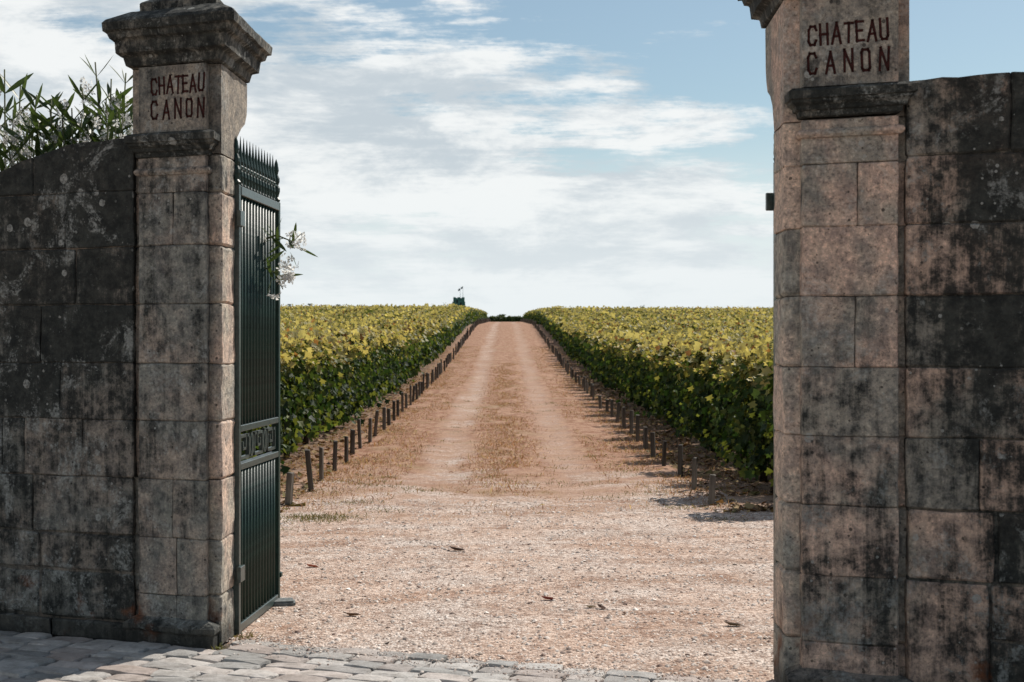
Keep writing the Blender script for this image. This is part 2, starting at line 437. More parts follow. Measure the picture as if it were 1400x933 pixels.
def cobble_mat():
    m, nt, out = new_mat('worn_cobble_stone')
    P = N(nt, 'ShaderNodeNewGeometry').outputs['Position']
    rnd = N(nt, 'ShaderNodeObjectInfo').outputs['Random']
    n2 = NOISE(nt, P, 14, 8, 0.7); n3 = NOISE(nt, P, 90, 5, 0.7)
    ra = N(nt, 'ShaderNodeValToRGB', {0: rnd})
    e = ra.color_ramp.elements
    e[0].position = 0; e[0].color = (0.29, 0.28, 0.262, 1)
    e[1].position = 1; e[1].color = (0.62, 0.54, 0.485, 1)
    for p_, c_ in ((0.25, (0.50, 0.47, 0.435, 1)), (0.5, (0.58, 0.545, 0.505, 1)), (0.7, (0.44, 0.36, 0.315, 1)), (0.85, (0.37, 0.36, 0.34, 1))):
        q = e.new(p_); q.color = c_
    c = MIX(nt, SS(nt, n2, 0.35, 0.7), ra.outputs[0], MIX(nt, 1.0, ra.outputs[0], (0.62, 0.6, 0.58), 'MULTIPLY'))
    c = MIX(nt, M(nt, 'MULTIPLY', SS(nt, n3, 0.55, 0.75), 0.5), c, (0.12, 0.11, 0.10))
    finish(nt, out, c, 0.75, M(nt, 'ADD', n2, M(nt, 'MULTIPLY', n3, 0.3)), 0.012, 0.8, 0.35)
    return m


COBBLE = cobble_mat()
JOINT = simple_mat('sandy_joint_dirt', (0.12, 0.092, 0.07), 0.95, 0.4, 25, 0.01)

# ------------------------------------------------------------------ the ground
OBL = R(21)                                             # the street wall runs oblique to the track
U = Vector((math.cos(OBL), -math.sin(OBL), 0))          # along the wall, to the right
V = Vector((math.sin(R(2.3)), math.cos(R(2.3)), 0))     # along the jambs, inwards
OL = Vector((-1.528, 7.70, 0))                          # front corner of the left pier at the opening
OR = OL + U*2.955                                       # front corner of the right pier


def sheet(name, xs, ys, zf, mat):
    v = [(x if not callable(x) else x(y), y, 0) for y in ys for x in xs]
    v = [(p[0], p[1], zf(p[0], p[1])) for p in v]
    n = len(xs)
    f = [(j*n+i, j*n+i+1, (j+1)*n+i+1, (j+1)*n+i) for j in range(len(ys)-1) for i in range(n-1)]
    me = bpy.data.meshes.new(name); me.from_pydata(v, [], f)
    me.polygons.foreach_set('use_smooth', [True]*len(f))
    return structure(obj(name, me, mat))


ys_far = [-60, -20, 0, 5, 8, 11] + [14+i*2 for i in range(56)] + [130, 140, 150, 165, 180, 197, 215, 235, 260, 300, 400, 600, 1000, 1800, 3000, 5000]
ground = sheet('ground', [-3000, -800, -200, -60, -20, -6, 0, 6, 20, 60, 200, 800, 3000], ys_far, lambda x, y: H(y)-0.035, GROUND)
tag(ground, 'bare brown earth under the vines and land beyond', None); ground['kind'] = 'structure'


def nz(x, y, s, a): return noise.noise(Vector((x*s, y*s, 3.3)))*a


xs = [-8+0.25*i for i in range(65)]
ysf = [5.2+0.25*i for i in range(41)]


def fz(x, y):
    p = Vector((x, y, 0)) - OL
    return 0.004 + nz(x, y, 0.8, 0.016) + nz(x, y, 2.6, 0.008)


def fore_y(j): return 0
# forecourt: its front edge follows the cobbles
v, f = [], []
NX = 70
for j in range(42):
    for i in range(NX):
        s = -5.0 + 10.0*i/(NX-1)*1.15
        fr = OL + U*s + V*0.12
        y = fr.y + (15.3-fr.y)*j/41
        x = fr.x + 0.04*(y-fr.y)
        v.append((x, y, fz(x, y) if j else -0.02))
f = [(j*NX+i, j*NX+i+1, (j+1)*NX+i+1, (j+1)*NX+i) for j in range(41) for i in range(NX-1)]
me = bpy.data.meshes.new('forecourt'); me.from_pydata(v, [], f)
me.polygons.foreach_set('use_smooth', [True]*len(f))
forecourt = structure(obj('forecourt', me, GROUND))
forecourt['label'] = 'pale pinkish gravel forecourt just inside the gate'


def tz(x, y):
    l = x - XC(y)
    rut = math.exp(-((abs(l)-0.78)/0.22)**2)
    edge = max(0, abs(l)-1.9)
    bl = min(1, max(0, (y-14.2)/1.4))
    return H(y) + fz(x, y) - 0.012 + bl*(0.022 - 0.022*rut - 0.05*edge)


tx = [(lambda y, q=q: XC(y) + q*2.35/12 + (nz(q, y, 0.5, 0.18) if abs(q) == 12 else 0)) for q in range(-12, 13)]
ty = [14.2+0.4*i for i in range(60)] + [38.2+1.0*i for i in range(172)]
track = sheet('track', tx, ty, tz, GROUND)
track['label'] = 'earth and gravel track with two pale wheel ruts climbing between the vines'

# ------------------------------------------------------------------ cobbles
bm = bmesh.new()
for q in ((-4.5, -5), (7.0, -5), (7.0, 0.14), (-4.5, 0.14)):
    p = OL + U*q[0] + V*q[1]; bm.verts.new((p.x, p.y, -0.008))
bm.verts.ensure_lookup_table(); bm.faces.new(bm.verts)
pavement = structure(obj('pavement', bm_mesh('pavement', bm), JOINT))
pavement['label'] = 'cobbled pavement along the street in front of the gate'


def cobble_variant(k):
    rr = random.Random(100+k)
    bm = bmesh.new()
    g = {}
    rx, ry = rr.uniform(-.03, .03), rr.uniform(-.05, .05)
    st_ = [-1, -0.93, -0.3, 0.35, 0.94, 1]; n = 5
    for j in range(n+1):
        for i in range(n+1):
            a, b = st_[i], st_[j]
            px = a*0.5*(1-0.05*b*b*abs(a))+rx*b*a*a; py = b*0.5*(1-0.05*a*a*abs(b))+ry*a*b*b
            e = max(abs(a), abs(b))
            zz = 0.030 - 0.003*(a*a+b*b) - (0.011 if e > 0.99 else 0) + rr.uniform(-0.0035, 0.0035)
            jt = 0.03 if e < 0.9 else 0.022
            g[i, j] = bm.verts.new((px+rr.uniform(-jt, jt), py+rr.uniform(-jt, jt), zz))
    for j in range(n):
        for i in range(n):
            bm.faces.new((g[i, j], g[i+1, j], g[i+1, j+1], g[i, j+1]))
    ring = [g[i, 0] for i in range(n)] + [g[n, j] for j in range(n)] + [g[i, n] for i in range(n, 0, -1)] + [g[0, j] for j in range(n, 0, -1)]
    low = [bm.verts.new((q.co.x, q.co.y, -0.05)) for q in ring]
    for a in range(len(ring)):
        b = (a+1) % len(ring)
        bm.faces.new((ring[a], low[a], low[b], ring[b]))
    return bm_mesh('cobble', bm, False)


cob_me = [cobble_variant(i) for i in range(14)]
for c_ in cob_me: c_.materials.append(COBBLE)
ang = math.atan2(U.y, U.x)
cand = []
row = 0; t = 0.13
while t > -4.6:
    dep = random.uniform(0.115, 0.145)
    s = -4.2 + random.uniform(0, 0.3)
    while s < 6.6:
        ln = random.uniform(0.17, 0.30)
        tc = t - dep/2; s_c = s + ln/2
        wall = s < 0.03 or s+ln > 2.93
        if not (wall and tc > -0.17):
            p = OL + U*s_c + V*tc
            cand.append((p, ln, dep, s_c, tc))
        s += ln
    t -= dep; row += 1


def in_view(p, m=0.0):
    if p.y < 0.5: return False
    px = 700 + 2000*p.x/p.y; py = 470 + 3200/p.y
    return -60 < px < 1460 and py < 945


vis = [c_ for c_ in cand if in_view(c_[0])]
oth = [c_ for c_ in cand if not in_view(c_[0])]
vis = sorted(vis, key=lambda c_: c_[0].y)
oth = oth + vis[300:]; vis = vis[:300]
for p, ln, dep, s_, t_ in vis:
    o = obj('cobble', random.choice(cob_me), None, pavement)
    o.location = (p.x, p.y, random.uniform(-0.004, 0.006))
    o.rotation_euler = (random.gauss(0, 0.022), random.gauss(0, 0.018), ang + random.gauss(0, 0.05) + (math.pi if random.random() < .5 else 0))
    o.scale = (ln*random.uniform(.93, .98), dep*random.uniform(.88, .98), random.uniform(.8, 1.15))
src = cob_me[0]
tv = np.array([q.co for q in src.vertices]); tf = [list(q.vertices) for q in src.polygons]
n = len(oth)
rot = np.repeat(np.eye(3)[None], n, 0)
angs = ang + RNG.normal(0, 0.03, n)
rot[:, 0, 0] = np.cos(angs); rot[:, 0, 1] = -np.sin(angs); rot[:, 1, 0] = np.sin(angs); rot[:, 1, 1] = np.cos(angs)
me = scatter('cobbles_beyond_view', tv, tf, [tuple(c_[0]) for c_ in oth], rot, [(c_[1]*.945, c_[2]*.93, 1) for c_ in oth])
o = obj('cobble_field', me, COBBLE, pavement); o['kind'] = 'stuff'

# ------------------------------------------------------------------ stonework helpers, frame (s along wall away from opening, t inwards, z up)
class Frame:
    def __init__(self, o, sd, root):
        self.o, self.sd, self.root = o, sd, root
    def w(self, s, t, z):
        p = self.o + self.sd*s + V*t
        r = self.root.location
        return Vector((p.x-r.x, p.y-r.y, z-r.z))


def rough_bm(fr, bm, amp, own=0.0, topf=None):
    """noise relief on a bmesh given in (s,t,z), then mapped to the world"""
    so = Vector((random.uniform(0, 50), random.uniform(0, 50), 0))
    for q in bm.verts:
        s, t, z = q.co
        if topf is not None: z = min(z, topf(s) + 0.012*noise.noise(Vector((s*9, t*9, 5))))
        p = fr.w(s, t, z)
        n = noise.noise_vector(p*4.5 + fr.root.location*1.7)*amp + noise.noise_vector(p*17)*amp*0.55 + noise.noise_vector(p*41)*amp*0.3
        n += noise.noise_vector(p*9+so)*own
        q.co = p + Vector((n.x, n.y, n.z*0.8))
    bmesh.ops.recalc_face_normals(bm, faces=bm.faces)


def stone(fr, name, s0, s1, t0, t1, z0, z1, mat, parent, amp=0.006, bevel=0.006, cuts=5, topf=None):
    bm = bmesh.new()
    add_box(bm, s0, s1, t0, t1, z0, z1)
    bmesh.ops.bevel(bm, geom=list(bm.edges), offset=bevel*random.uniform(0.5, 2.0), segments=1, affect='EDGES')
    big = [e for e in bm.edges if e.calc_length() > 0.045]
    bmesh.ops.subdivide_edges(bm, edges=big, cuts=cuts, use_grid_fill=True)
    for e in bm.edges:
        if len(e.link_faces) == 2 and e.calc_face_angle(0) > 0.5: e.smooth = False
    rough_bm(fr, bm, amp, 0.0045, topf=topf)
    return obj(name, bm_mesh(name, bm, True), mat, parent)


def moulding(fr, name, s0, s1, t0, t1, prof, mat, parent, amp=0.006, seg=14):
    """stone with a moulded profile [(outward offset, z)...] running round a rectangle in (s,t)"""
    bm = bmesh.new(); rings = []
    for off, z in prof:
        a0, a1, b0, b1 = s0-off, s1+off, t0-off, t1+off
        ring = []
        for (c0, c1) in (((a0, b0), (a1, b0)), ((a1, b0), (a1, b1)), ((a1, b1), (a0, b1)), ((a0, b1), (a0, b0))):
            for q in range(seg):
                u_ = q/seg
                ring.append(bm.verts.new((c0[0]+(c1[0]-c0[0])*u_, c0[1]+(c1[1]-c0[1])*u_, z)))
        rings.append(ring)
    m_ = len(rings[0])
    for r0, r1 in zip(rings, rings[1:]):
        for q in range(m_):
            bm.faces.new((r0[q], r0[(q+1) % m_], r1[(q+1) % m_], r1[q]))
    bm.faces.new(rings[0][::-1]); bm.faces.new(rings[-1])
    rough_bm(fr, bm, amp)
    me = bm_mesh(name, bm, False)
    return obj(name, me, mat, parent)


def poly_prism(fr, name, s0, s1, tz_, mat, parent, amp=0.005, cuts=6):
    """polygon in (t,z) run along s"""
    bm = bmesh.new(); cols = []
    for i in range(cuts+1):
        s = s0+(s1-s0)*i/cuts
        cols.append([bm.verts.new((s, t, z)) for t, z in tz_])
    n = len(tz_)
    for c0, c1 in zip(cols, cols[1:]):
        for q in range(n):
            bm.faces.new((c0[q], c0[(q+1) % n], c1[(q+1) % n], c1[q]))
    bm.faces.new(cols[0][::-1]); bm.faces.new(cols[-1])
    rough_bm(fr, bm, amp)
    return obj(name, bm_mesh(name, bm), mat, parent)


GLY = {
    'C': (0.66, [[(.66, .80), (.52, .98), (.16, .98), (0, .80), (0, .2), (.16, .02), (.52, .02), (.66, .22)]]),
    'H': (0.62, [[(0, 0), (0, 1)], [(.62, 0), (.62, 1)], [(0, .5), (.62, .5)]]),
    'A': (0.70, [[(0, 0), (.35, 1), (.70, 0)], [(.13, .34), (.57, .34)]]),
    'T': (0.66, [[(0, .98), (.66, .98)], [(.33, 0), (.33, .98)]]),
    'E': (0.54, [[(0, 0), (0, 1)], [(0, .98), (.54, .98)], [(0, .52), (.42, .52)], [(0, .02), (.54, .02)]]),
    'U': (0.60, [[(0, 1), (0, .18), (.13, .02), (.47, .02), (.60, .18), (.60, 1)]]),
    'N': (0.64, [[(0, 0), (0, 1), (.64, 0), (.64, 1)]]),
    'O': (0.60, [[(.10, .02), (0, .14), (0, .86), (.10, .98), (.50, .98), (.60, .86), (.60, .14), (.50, .02), (.10, .02)]]),
}


GX = 0.58


def glyph_bm(bm, ch, fr, s_left, sdir, z0, h, w, t0, t1, wob):
    """stroke letter; s_left is where the letter starts, sdir the reading direction in s"""
    for pl_ in GLY[ch][1]:
        for (a, b) in zip(pl_, pl_[1:]):
            A_ = Vector((a[0]*h*GX, a[1]*h)); B_ = Vector((b[0]*h*GX, b[1]*h))
            d = (B_-A_).normalized(); nn = Vector((-d.y, d.x))*w/2
            A2, B2 = A_-d*w*0.62, B_+d*w*0.62
            q = [A2+nn, A2-nn, B2-nn, B2+nn]
            lo = [bm.verts.new(fr.w(s_left+sdir*(p.x+wob*p.y), t0, z0+p.y)) for p in q]
            hi = [bm.verts.new(fr.w(s_left+sdir*(p.x+wob*p.y), t1, z0+p.y)) for p in q]
            bm.faces.new(lo[::-1]); bm.faces.new(hi)
            for i in range(4):
                bm.faces.new((lo[i], lo[(i+1) % 4], hi[(i+1) % 4], hi[i]))


def make_pier(fr, left, MS):
    root = fr.root
    e1, e2 = (0.0, 0.0) if left else (0.025, 0.085)     # the right pier stands a little taller
    PS0, PS1 = 0.075, 0.495                     # pilaster between the two recessed strips
    W = 0.56
    zc = [0.0, 0.27, 0.57, 0.88, 1.19, 1.495, 1.81, 2.12, 2.40, 2.60]
    # rubble core that shows in the joints
    bm = bmesh.new(); add_box(bm, 0.020, W-0.020, 0.020, 0.280, 0, 2.6)
    add_box(bm, PS0+0.012, PS1-0.012, -0.054, 0.015, 0, 2.6)
    for q in bm.verts: q.co = fr.w(*q.co)
    obj('mortar_core', bm_mesh('mortar_core', bm), MORTAR, root)
    for i, (a, b) in enumerate(zip(zc, zc[1:])):
        g = 0.0012
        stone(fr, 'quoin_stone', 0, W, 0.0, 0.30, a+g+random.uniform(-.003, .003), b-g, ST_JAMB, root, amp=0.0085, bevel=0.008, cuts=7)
        # pilaster stones, one or two to a course
        if random.random() < 0.4:
            c = PS0 + (PS1-PS0)*random.uniform(0.3, 0.62)
            stone(fr, 'face_stone', PS0, c-g, -0.07, 0.004, a+g, b-g, MS, root, amp=0.004, bevel=0.004)
            stone(fr, 'face_stone', c+g, PS1, -0.07+random.uniform(-.003, .003), 0.004, a+g, b-g, MS, root, amp=0.004, bevel=0.004)
        else:
            stone(fr, 'face_stone', PS0, PS1, -0.07, 0.004, a+g, b-g, MS, root, amp=0.004, bevel=0.004)
    # base moulding
    moulding(fr, 'plinth', PS0-0.0, PS1, -0.07, 0.02, [(0.055, 0.0), (0.058, 0.075), (0.07, 0.09), (0.07, 0.115), (0.05, 0.13), (0.015, 0.145), (0.0, 0.15)], ST_WALL_L, root, 0.012)
    # string course under the lettered block, with a thin bead below
    moulding(fr, 'bead', PS0, PS1, -0.07, 0.02, [(0.0, 2.490+e1), (0.014, 2.494+e1), (0.023, 2.506+e1), (0.023, 2.516+e1), (0.014, 2.527+e1), (0.0, 2.531+e1)], MS, root, 0.002)
    moulding(fr, 'string_course', PS0, PS1, -0.07, 0.03, [(0.0, 2.585+e1), (0.012, 2.590+e1), (0.016, 2.612+e1), (0.030, 2.618+e1), (0.034, 2.634+e1), (0.054, 2.648+e1), (0.055, 2.660+e1), (0.066, 2.664+e1), (0.068, 2.698+e1), (0.050, 2.711+e1), (0.0, 2.719+e1)], ST_CAP, root, 0.0032)
    # upper block, thicker towards the drive over a scroll corbel
    poly_prism(fr, 'corbel_block', 0.003, W-0.003, [(0.002, 2.604), (0.30, 2.604), (0.32, 2.66), (0.37, 2.74), (0.46, 2.80), (0.56, 2.84), (0.61, 2.90), (0.62, 2.96), (0.62, 3.075+e2), (0.002, 3.075+e2)], ST_NECK if left else MS, root, 0.004, 8)
    # lettered panel: letters are cut into it
    pan = bmesh.new(); add_box(pan, PS0, PS1, -0.07, 0.0, 2.722+e1, 3.072+e2)
    for q in pan.verts: q.co = fr.w(*q.co)
    pm = bm_mesh('panel', pan)
    panel = obj('lettered_panel', pm, ST_NECK if left else MS, root)
    rows = [('CHATEAU', 2.925+e1*.4, 0.086), ('CANON', 2.795+e1*.4, 0.094)]
    cut = bmesh.new(); letters = []
    sdir = -1 if left else 1
    for txt, z0, h in rows:
        tot = 0.32 if left else 0.345
        ws = [GLY[c][0]*h*GX for c in txt]
        gap = (tot-sum(ws))/(len(txt)-1)
        cur = (PS1-0.065) if left else (PS0+0.03)
        if left: cur = PS0+0.018+tot
        for c, w_ in zip(txt, ws):
            wob = random.uniform(-0.05, 0.05); zz = z0+random.uniform(-.004, .004)
            hh = h*random.uniform(.96, 1.04)
            glyph_bm(cut, c, fr, cur, sdir, zz, hh, 0.0128, -0.082, -0.062, wob)
            b2 = bmesh.new()
            glyph_bm(b2, c, fr, cur, sdir, zz, hh, 0.0108, -0.0655, -0.060, wob)
            letters.append(b2)
            cur += sdir*(w_+gap)
    bmesh.ops.recalc_face_normals(cut, faces=cut.faces)
    cme = bm_mesh('cutter', cut); co = obj('cutter', cme, None, root)
    md = panel.modifiers.new('carve', 'BOOLEAN'); md.operation = 'DIFFERENCE'; md.object = co; md.solver = 'EXACT'; md.use_self = True
    dg = bpy.context.evaluated_depsgraph_get()
    new = bpy.data.meshes.new_from_object(panel.evaluated_get(dg))
    panel.modifiers.clear()
    if len(new.polygons) > 20:
        panel.data = new
    bpy.data.objects.remove(co)
    panel['label'] = 'stone panel with the carved words CHATEAU CANON'
    for b2 in letters:
        obj('letter', bm_mesh('letter', b2), PAINT_LET, panel)
    # cornice and finial base
    moulding(fr, 'cornice', 0.0, W, -0.07, 0.62, [(0.0, 3.080+e2), (0.012, 3.085+e2), (0.022, 3.125+e2), (0.026, 3.13+e2), (0.060, 3.145+e2), (0.066, 3.205+e2), (0.072, 3.212+e2), (0.092, 3.220+e2), (0.102, 3.248+e2), (0.122, 3.256+e2), (0.126, 3.300+e2), (0.108, 3.320+e2), (0.0, 3.375+e2)], ST_CAP, root, 0.008, 22)
    moulding(fr, 'finial_base', 0.10, W-0.10, 0.07, 0.50, [(0.06, 3.340+e2), (0.06, 3.435+e2), (0.052, 3.442+e2), (0.01, 3.46+e2), (-0.03, 3.50+e2), (-0.045, 3.555+e2), (-0.03, 3.59+e2), (-0.03, 3.63+e2)], ST_CAP, root, 0.010, 10)
    bm = bmesh.new()
    c_ = fr.w(W/2, 0.285, 0)
    lathe(bm, [(0.09, 3.62+e2), (0.12, 3.66+e2), (0.17, 3.72+e2), (0.19, 3.80+e2), (0.17, 3.88+e2), (0.10, 3.95+e2), (0.03, 3.98+e2)], 14, (c_.x, c_.y))
    obj('finial_ball', bm_mesh('finial_ball', bm, True), ST_CAP, root)


def make_wall(fr, topf, smax, MS, seed):
    root = fr.root; rr = random.Random(seed)
    zc = [0.0, 0.10, 0.57, 0.88, 1.19, 1.495, 1.81, 2.12, 2.42, 2.80]
    T0, T1 = -0.055, 0.37
    # core
    bm = bmesh.new(); n = 40; cols = []
    for i in range(n+1):
        s = 0.545 + (smax-0.56)*i/n
        zt = topf(s)-0.02
        cols.append([bm.verts.new(fr.w(s, t, z)) for t, z in ((T0+0.016, 0), (T1-0.016, 0), (T1-0.016, zt), (T0+0.016, zt))])
    for c0, c1 in zip(cols, cols[1:]):
        for q in range(4): bm.faces.new((c0[q], c0[(q+1) % 4], c1[(q+1) % 4], c1[q]))
    bm.faces.new(cols[0]); bm.faces.new(cols[-1])
    obj('mortar_core', bm_mesh('mortar_core', bm), MORTAR, root)
    for i, (a, b) in enumerate(zip(zc, zc[1:])):
        s = 0.532; g = rr.uniform(0.001, 0.0035) if i > 2 else rr.uniform(0.004, 0.009)
        while s < smax-0.05:
            ln = rr.uniform(0.30, 0.72)
            if rr.random() < 0.12: ln = rr.uniform(0.10, 0.16)
            e = min(smax, s+ln)
            if smax-e < 0.15: e = smax
            za, zb = a, b
            if i == 1 and rr.random() < 0.7:      # the tall bottom course is often two smaller stones
                m_ = a + (b-a)*rr.uniform(0.4, 0.62)
                stone(fr, 'wall_stone', s+g, e-g, T0+rr.uniform(-.006, .006), T1, a+g, m_-g, MS, root, amp=0.008, bevel=0.007)
                stone(fr, 'wall_stone', s+g, e-g, T0+rr.uniform(-.006, .006), T1, m_+g, b-g, MS, root, amp=0.008, bevel=0.007)
            else:
                if max(topf(s), topf(e)) > a+0.03:
                    dz = -0.02 if i == 0 else rr.uniform(-.004, .004)
                    stone(fr, 'wall_stone', s+g, e-g, T0+dz, T1, a+g*(i > 0), min(b-g, max(topf(s), topf(e))+0.02), MS, root, amp=0.006 if i > 2 else 0.008, bevel=0.005, topf=topf)
            s = e


rootL = empty('gate_pier', OL)
tag(rootL, 'left gate pier with black cornice, lettered panel and finial, beside the open iron gate', 'pier', 'stone gate piers')
frL = Frame(OL, -U, rootL)
make_pier(frL, True, ST_PIER_L)
rootR = empty('gate_pier', OR)
tag(rootR, 'right gate pier of pinkish stone with lettered panel, cut off by the top edge', 'pier', 'stone gate piers')
frR = Frame(OR, U, rootR)
make_pier(frR, False, ST_PIER_R)

wl = OL - U*0.53
rootWL = empty('stone_wall', wl)
tag(rootWL, 'black crusted stone wall left of the gate, its top sweeping down under the oleander', 'wall', 'boundary walls')
make_wall(Frame(OL, -U, rootWL), lambda s: 2.705 - 0.235*max(0, min(s, 2.4)-0.62)**2, 4.6, ST_WALL_L, 3)
wr = OR + U*0.53
rootWR = empty('stone_wall', wr)
tag(rootWR, 'pink and black stained stone wall right of the gate with level top', 'wall', 'boundary walls')
make_wall(Frame(OR, U, rootWR), lambda s: 2.755 - 0.235*max(0, min(s, 2.8)-1.15)**2, 4.6, ST_WALL_R, 8)

# ------------------------------------------------------------------ iron gate
def box_o(name, dims, mat, parent, bev=0.003):
    return obj(name, box_mesh(name, dims, bev), mat, parent)


def make_gate(loc, ang_, flip, label):
    root = empty('iron_gate', loc, ang_)
    tag(root, label, 'gate', 'iron gate leaves')
    Lg = 1.035; f = -1 if flip else 1
    TR = 2.425
    # frame
    box_o('stile', (0.0, 0.040, -0.022, 0.022, 0.012, TR+0.045), GATE_R, root)
    box_o('stile', (Lg-0.045, Lg, -0.022, 0.022, 0.012, TR+0.045), GATE_P, root)
    box_o('bottom_rail', (0.041, Lg-0.046, -0.020, 0.020, 0.016, 0.062), GATE_R, root)
    box_o('top_rail', (0.041, Lg-0.046, -0.026, 0.026, TR-0.01, TR+0.04), GATE_R, root)
    box_o('middle_rail', (0.041, Lg-0.046, -0.022, 0.022, 1.115, 1.150), GATE_R, root)
    box_o('middle_rail', (0.041, Lg-0.046, -0.022, 0.022, 0.905, 0.940), GATE_R, root)
    nb = 12; step = (Lg-0.085)/(nb+1)
    bmu = bmesh.new(); lathe(bmu, [(0.0150, 1.151), (0.0150, TR-0.011)], 8)
    bml = bmesh.new(); lathe(bml, [(0.0150, 0.063), (0.0150, 0.904)], 8)
    bms = bmesh.new()
    lathe(bms, [(0.012, TR+0.041), (0.016, TR+0.05), (0.010, TR+0.062), (0.013, TR+0.075), (0.019, TR+0.10), (0.015, TR+0.125), (0.009, TR+0.138),
                (0.019, TR+0.146), (0.019, TR+0.154), (0.009, TR+0.162), (0.0145, TR+0.180), (0.0065, TR+0.260), (0.0008, TR+0.325)], 8)
    mu, ml, ms = (bm_mesh('bar', bmu, True), bm_mesh('lower_bar', bml, True), bm_mesh('spearhead', bms))
    for i in range(nb):
        x = 0.0425 + step*(i+1)
        a = obj('bar', mu, GATE_P, root, (x, 0, 0)); b = obj('bar', ml, GATE_P, root, (x, 0, 0))
        obj('spearhead', ms, GATE_P, a)
    # a second, shorter row of points between the bars
    bmd = bmesh.new()
    lathe(bmd, [(0.008, TR+0.041), (0.008, TR+0.13), (0.012, TR+0.15), (0.0095, TR+0.19), (0.001, TR+0.235)], 6)
    md_ = bm_mesh('short_spear', bmd)
    for i in range(nb+1):
        obj('short_spear', md_, GATE_P, root, (0.0425 + step*(i+0.5), 0, 0))
    # corner finials on both stiles
    bmf = bmesh.new()
    lathe(bmf, [(0.022, TR+0.046), (0.026, TR+0.06), (0.014, TR+0.075), (0.024, TR+0.11), (0.024, TR+0.13), (0.014, TR+0.15), (0.022, TR+0.17), (0.022, TR+0.19), (0.011, TR+0.215), (0.017, TR+0.24), (0.010, TR+0.285), (0.001, TR+0.31)], 8)
    mf = bm_mesh('stile_finial', bmf)
    for x in (0.02, Lg-0.022): obj('stile_finial', mf, GATE_P, root, (x, 0, 0))
    # thin rail tying the spears together
    box_o('spear_rail', (0.03, Lg-0.03, -0.010, 0.010, TR+0.138, TR+0.150), GATE_P, root, 0.002)
    # Greek key frieze between the middle rails: meanders and rings
    def key(x0, sgn):
        w, z0, z1, b = 0.20, 0.946, 1.109, 0.016
        segs = [((0, 0.12), (0, 0.85)), ((0, 0.85), (0.62, 0.85)), ((0.62, 0.85), (0.62, 0.42)), ((0.62, 0.42), (0.28, 0.42)), ((0.0, 0.12), (1.0, 0.12)), ((1.0, 0.12), (1.0, 0.85)), ((1.0, 0.85), (0.82, 0.85)), ((0.30, 0.62), (0.30, 0.42))]
        bm = bmesh.new()
        for (a, c) in segs:
            xa, xb = sorted((a[0], c[0])); za, zb = sorted((a[1], c[1]))
            if sgn < 0: xa, xb = 1-xb, 1-xa
            add_box(bm, x0+xa*w-b/2, x0+xb*w+b/2, -0.011, 0.011, z0+za*(z1-z0)-b/2, z0+zb*(z1-z0)+b/2)
        return bm_mesh('key_ornament', bm)
    xk = [0.085, 0.415, 0.745]
    for i, x in enumerate(xk):
        obj('key_ornament', key(x, 1 if i % 2 == 0 else -1), GATE_R, root)
    bmr = bmesh.new()
    for q in range(16):
        a0, a1 = 2*math.pi*q/16, 2*math.pi*(q+1)/16
        ring = []
        for a_ in (a0, a1):
            for r_, y_ in ((0.032, -0.009), (0.048, -0.009), (0.048, 0.009), (0.032, 0.009)):
                ring.append(bmr.verts.new((r_*math.cos(a_), y_, r_*1.45*math.sin(a_))))
        for k_ in range(4):
            bmr.faces.new((ring[k_], ring[(k_+1) % 4], ring[4+(k_+1) % 4], ring[4+k_]))
    bmesh.ops.remove_doubles(bmr, verts=bmr.verts, dist=1e-5)
    mr = bm_mesh('ring', bmr)
    for x in (0.352, 0.682): obj('ring', mr, GATE_R, root, (x, 0, 1.0275))
    bmc = bmesh.new(); add_box(bmc, -0.008, 0.008, -0.012, 0.012, -0.055, 0.055)
    mc = bm_mesh('ring_core', bmc)
    for x in (0.352, 0.682): obj('ring_core', mc, GATE_R, root, (x, 0, 1.0275))
    # hinge straps and drop bolt
    for z in (2.24, 0.30):
        if flip and z < 1: continue
        box_o('hinge_plate', (-0.030 if flip else -0.045, 0.055, -0.036*f-0.006, -0.036*f+0.006+0.010, z, z+0.085), GATE_R, root)
    box_o('drop_bolt', (Lg+0.001, Lg+0.022, -0.012, 0.012, 0.015, 0.30), GATE_P, root)
    box_o('bolt_guide', (Lg-0.012, Lg+0.030, -0.030, 0.030, 0.16, 0.19), GATE_P, root)
    return root


hl = OL + V*0.325
gA = math.atan2(1.035, 0.062)
make_gate((-1.522+0.01, 7.99, 0.0), gA, False, 'dark green iron gate leaf with spear points, standing open beside the left pier')
hr = OR + V*0.33
make_gate((hr.x+0.012, hr.y+0.03, 0.0), math.atan2(0.10, 1.0), True, 'iron gate leaf swung back behind the right pier, only its edge showing')
# stop block for the open leaf
bm = bmesh.new(); add_box(bm, -0.065, 0.075, -0.075, 0.075, -0.03, 0.038)
bmesh.ops.bevel(bm, geom=list(bm.edges), offset=0.012, segments=2, affect='EDGES')
me = bm_mesh('stop', bm)
o = obj('gate_stop', me, STOPM, None, (-1.40, 8.93, 0.0)); o.rotation_euler = (0, 0, 0.2)
tag(o, 'small grey gate stop block on the gravel at the foot of the open gate', 'gate stop')

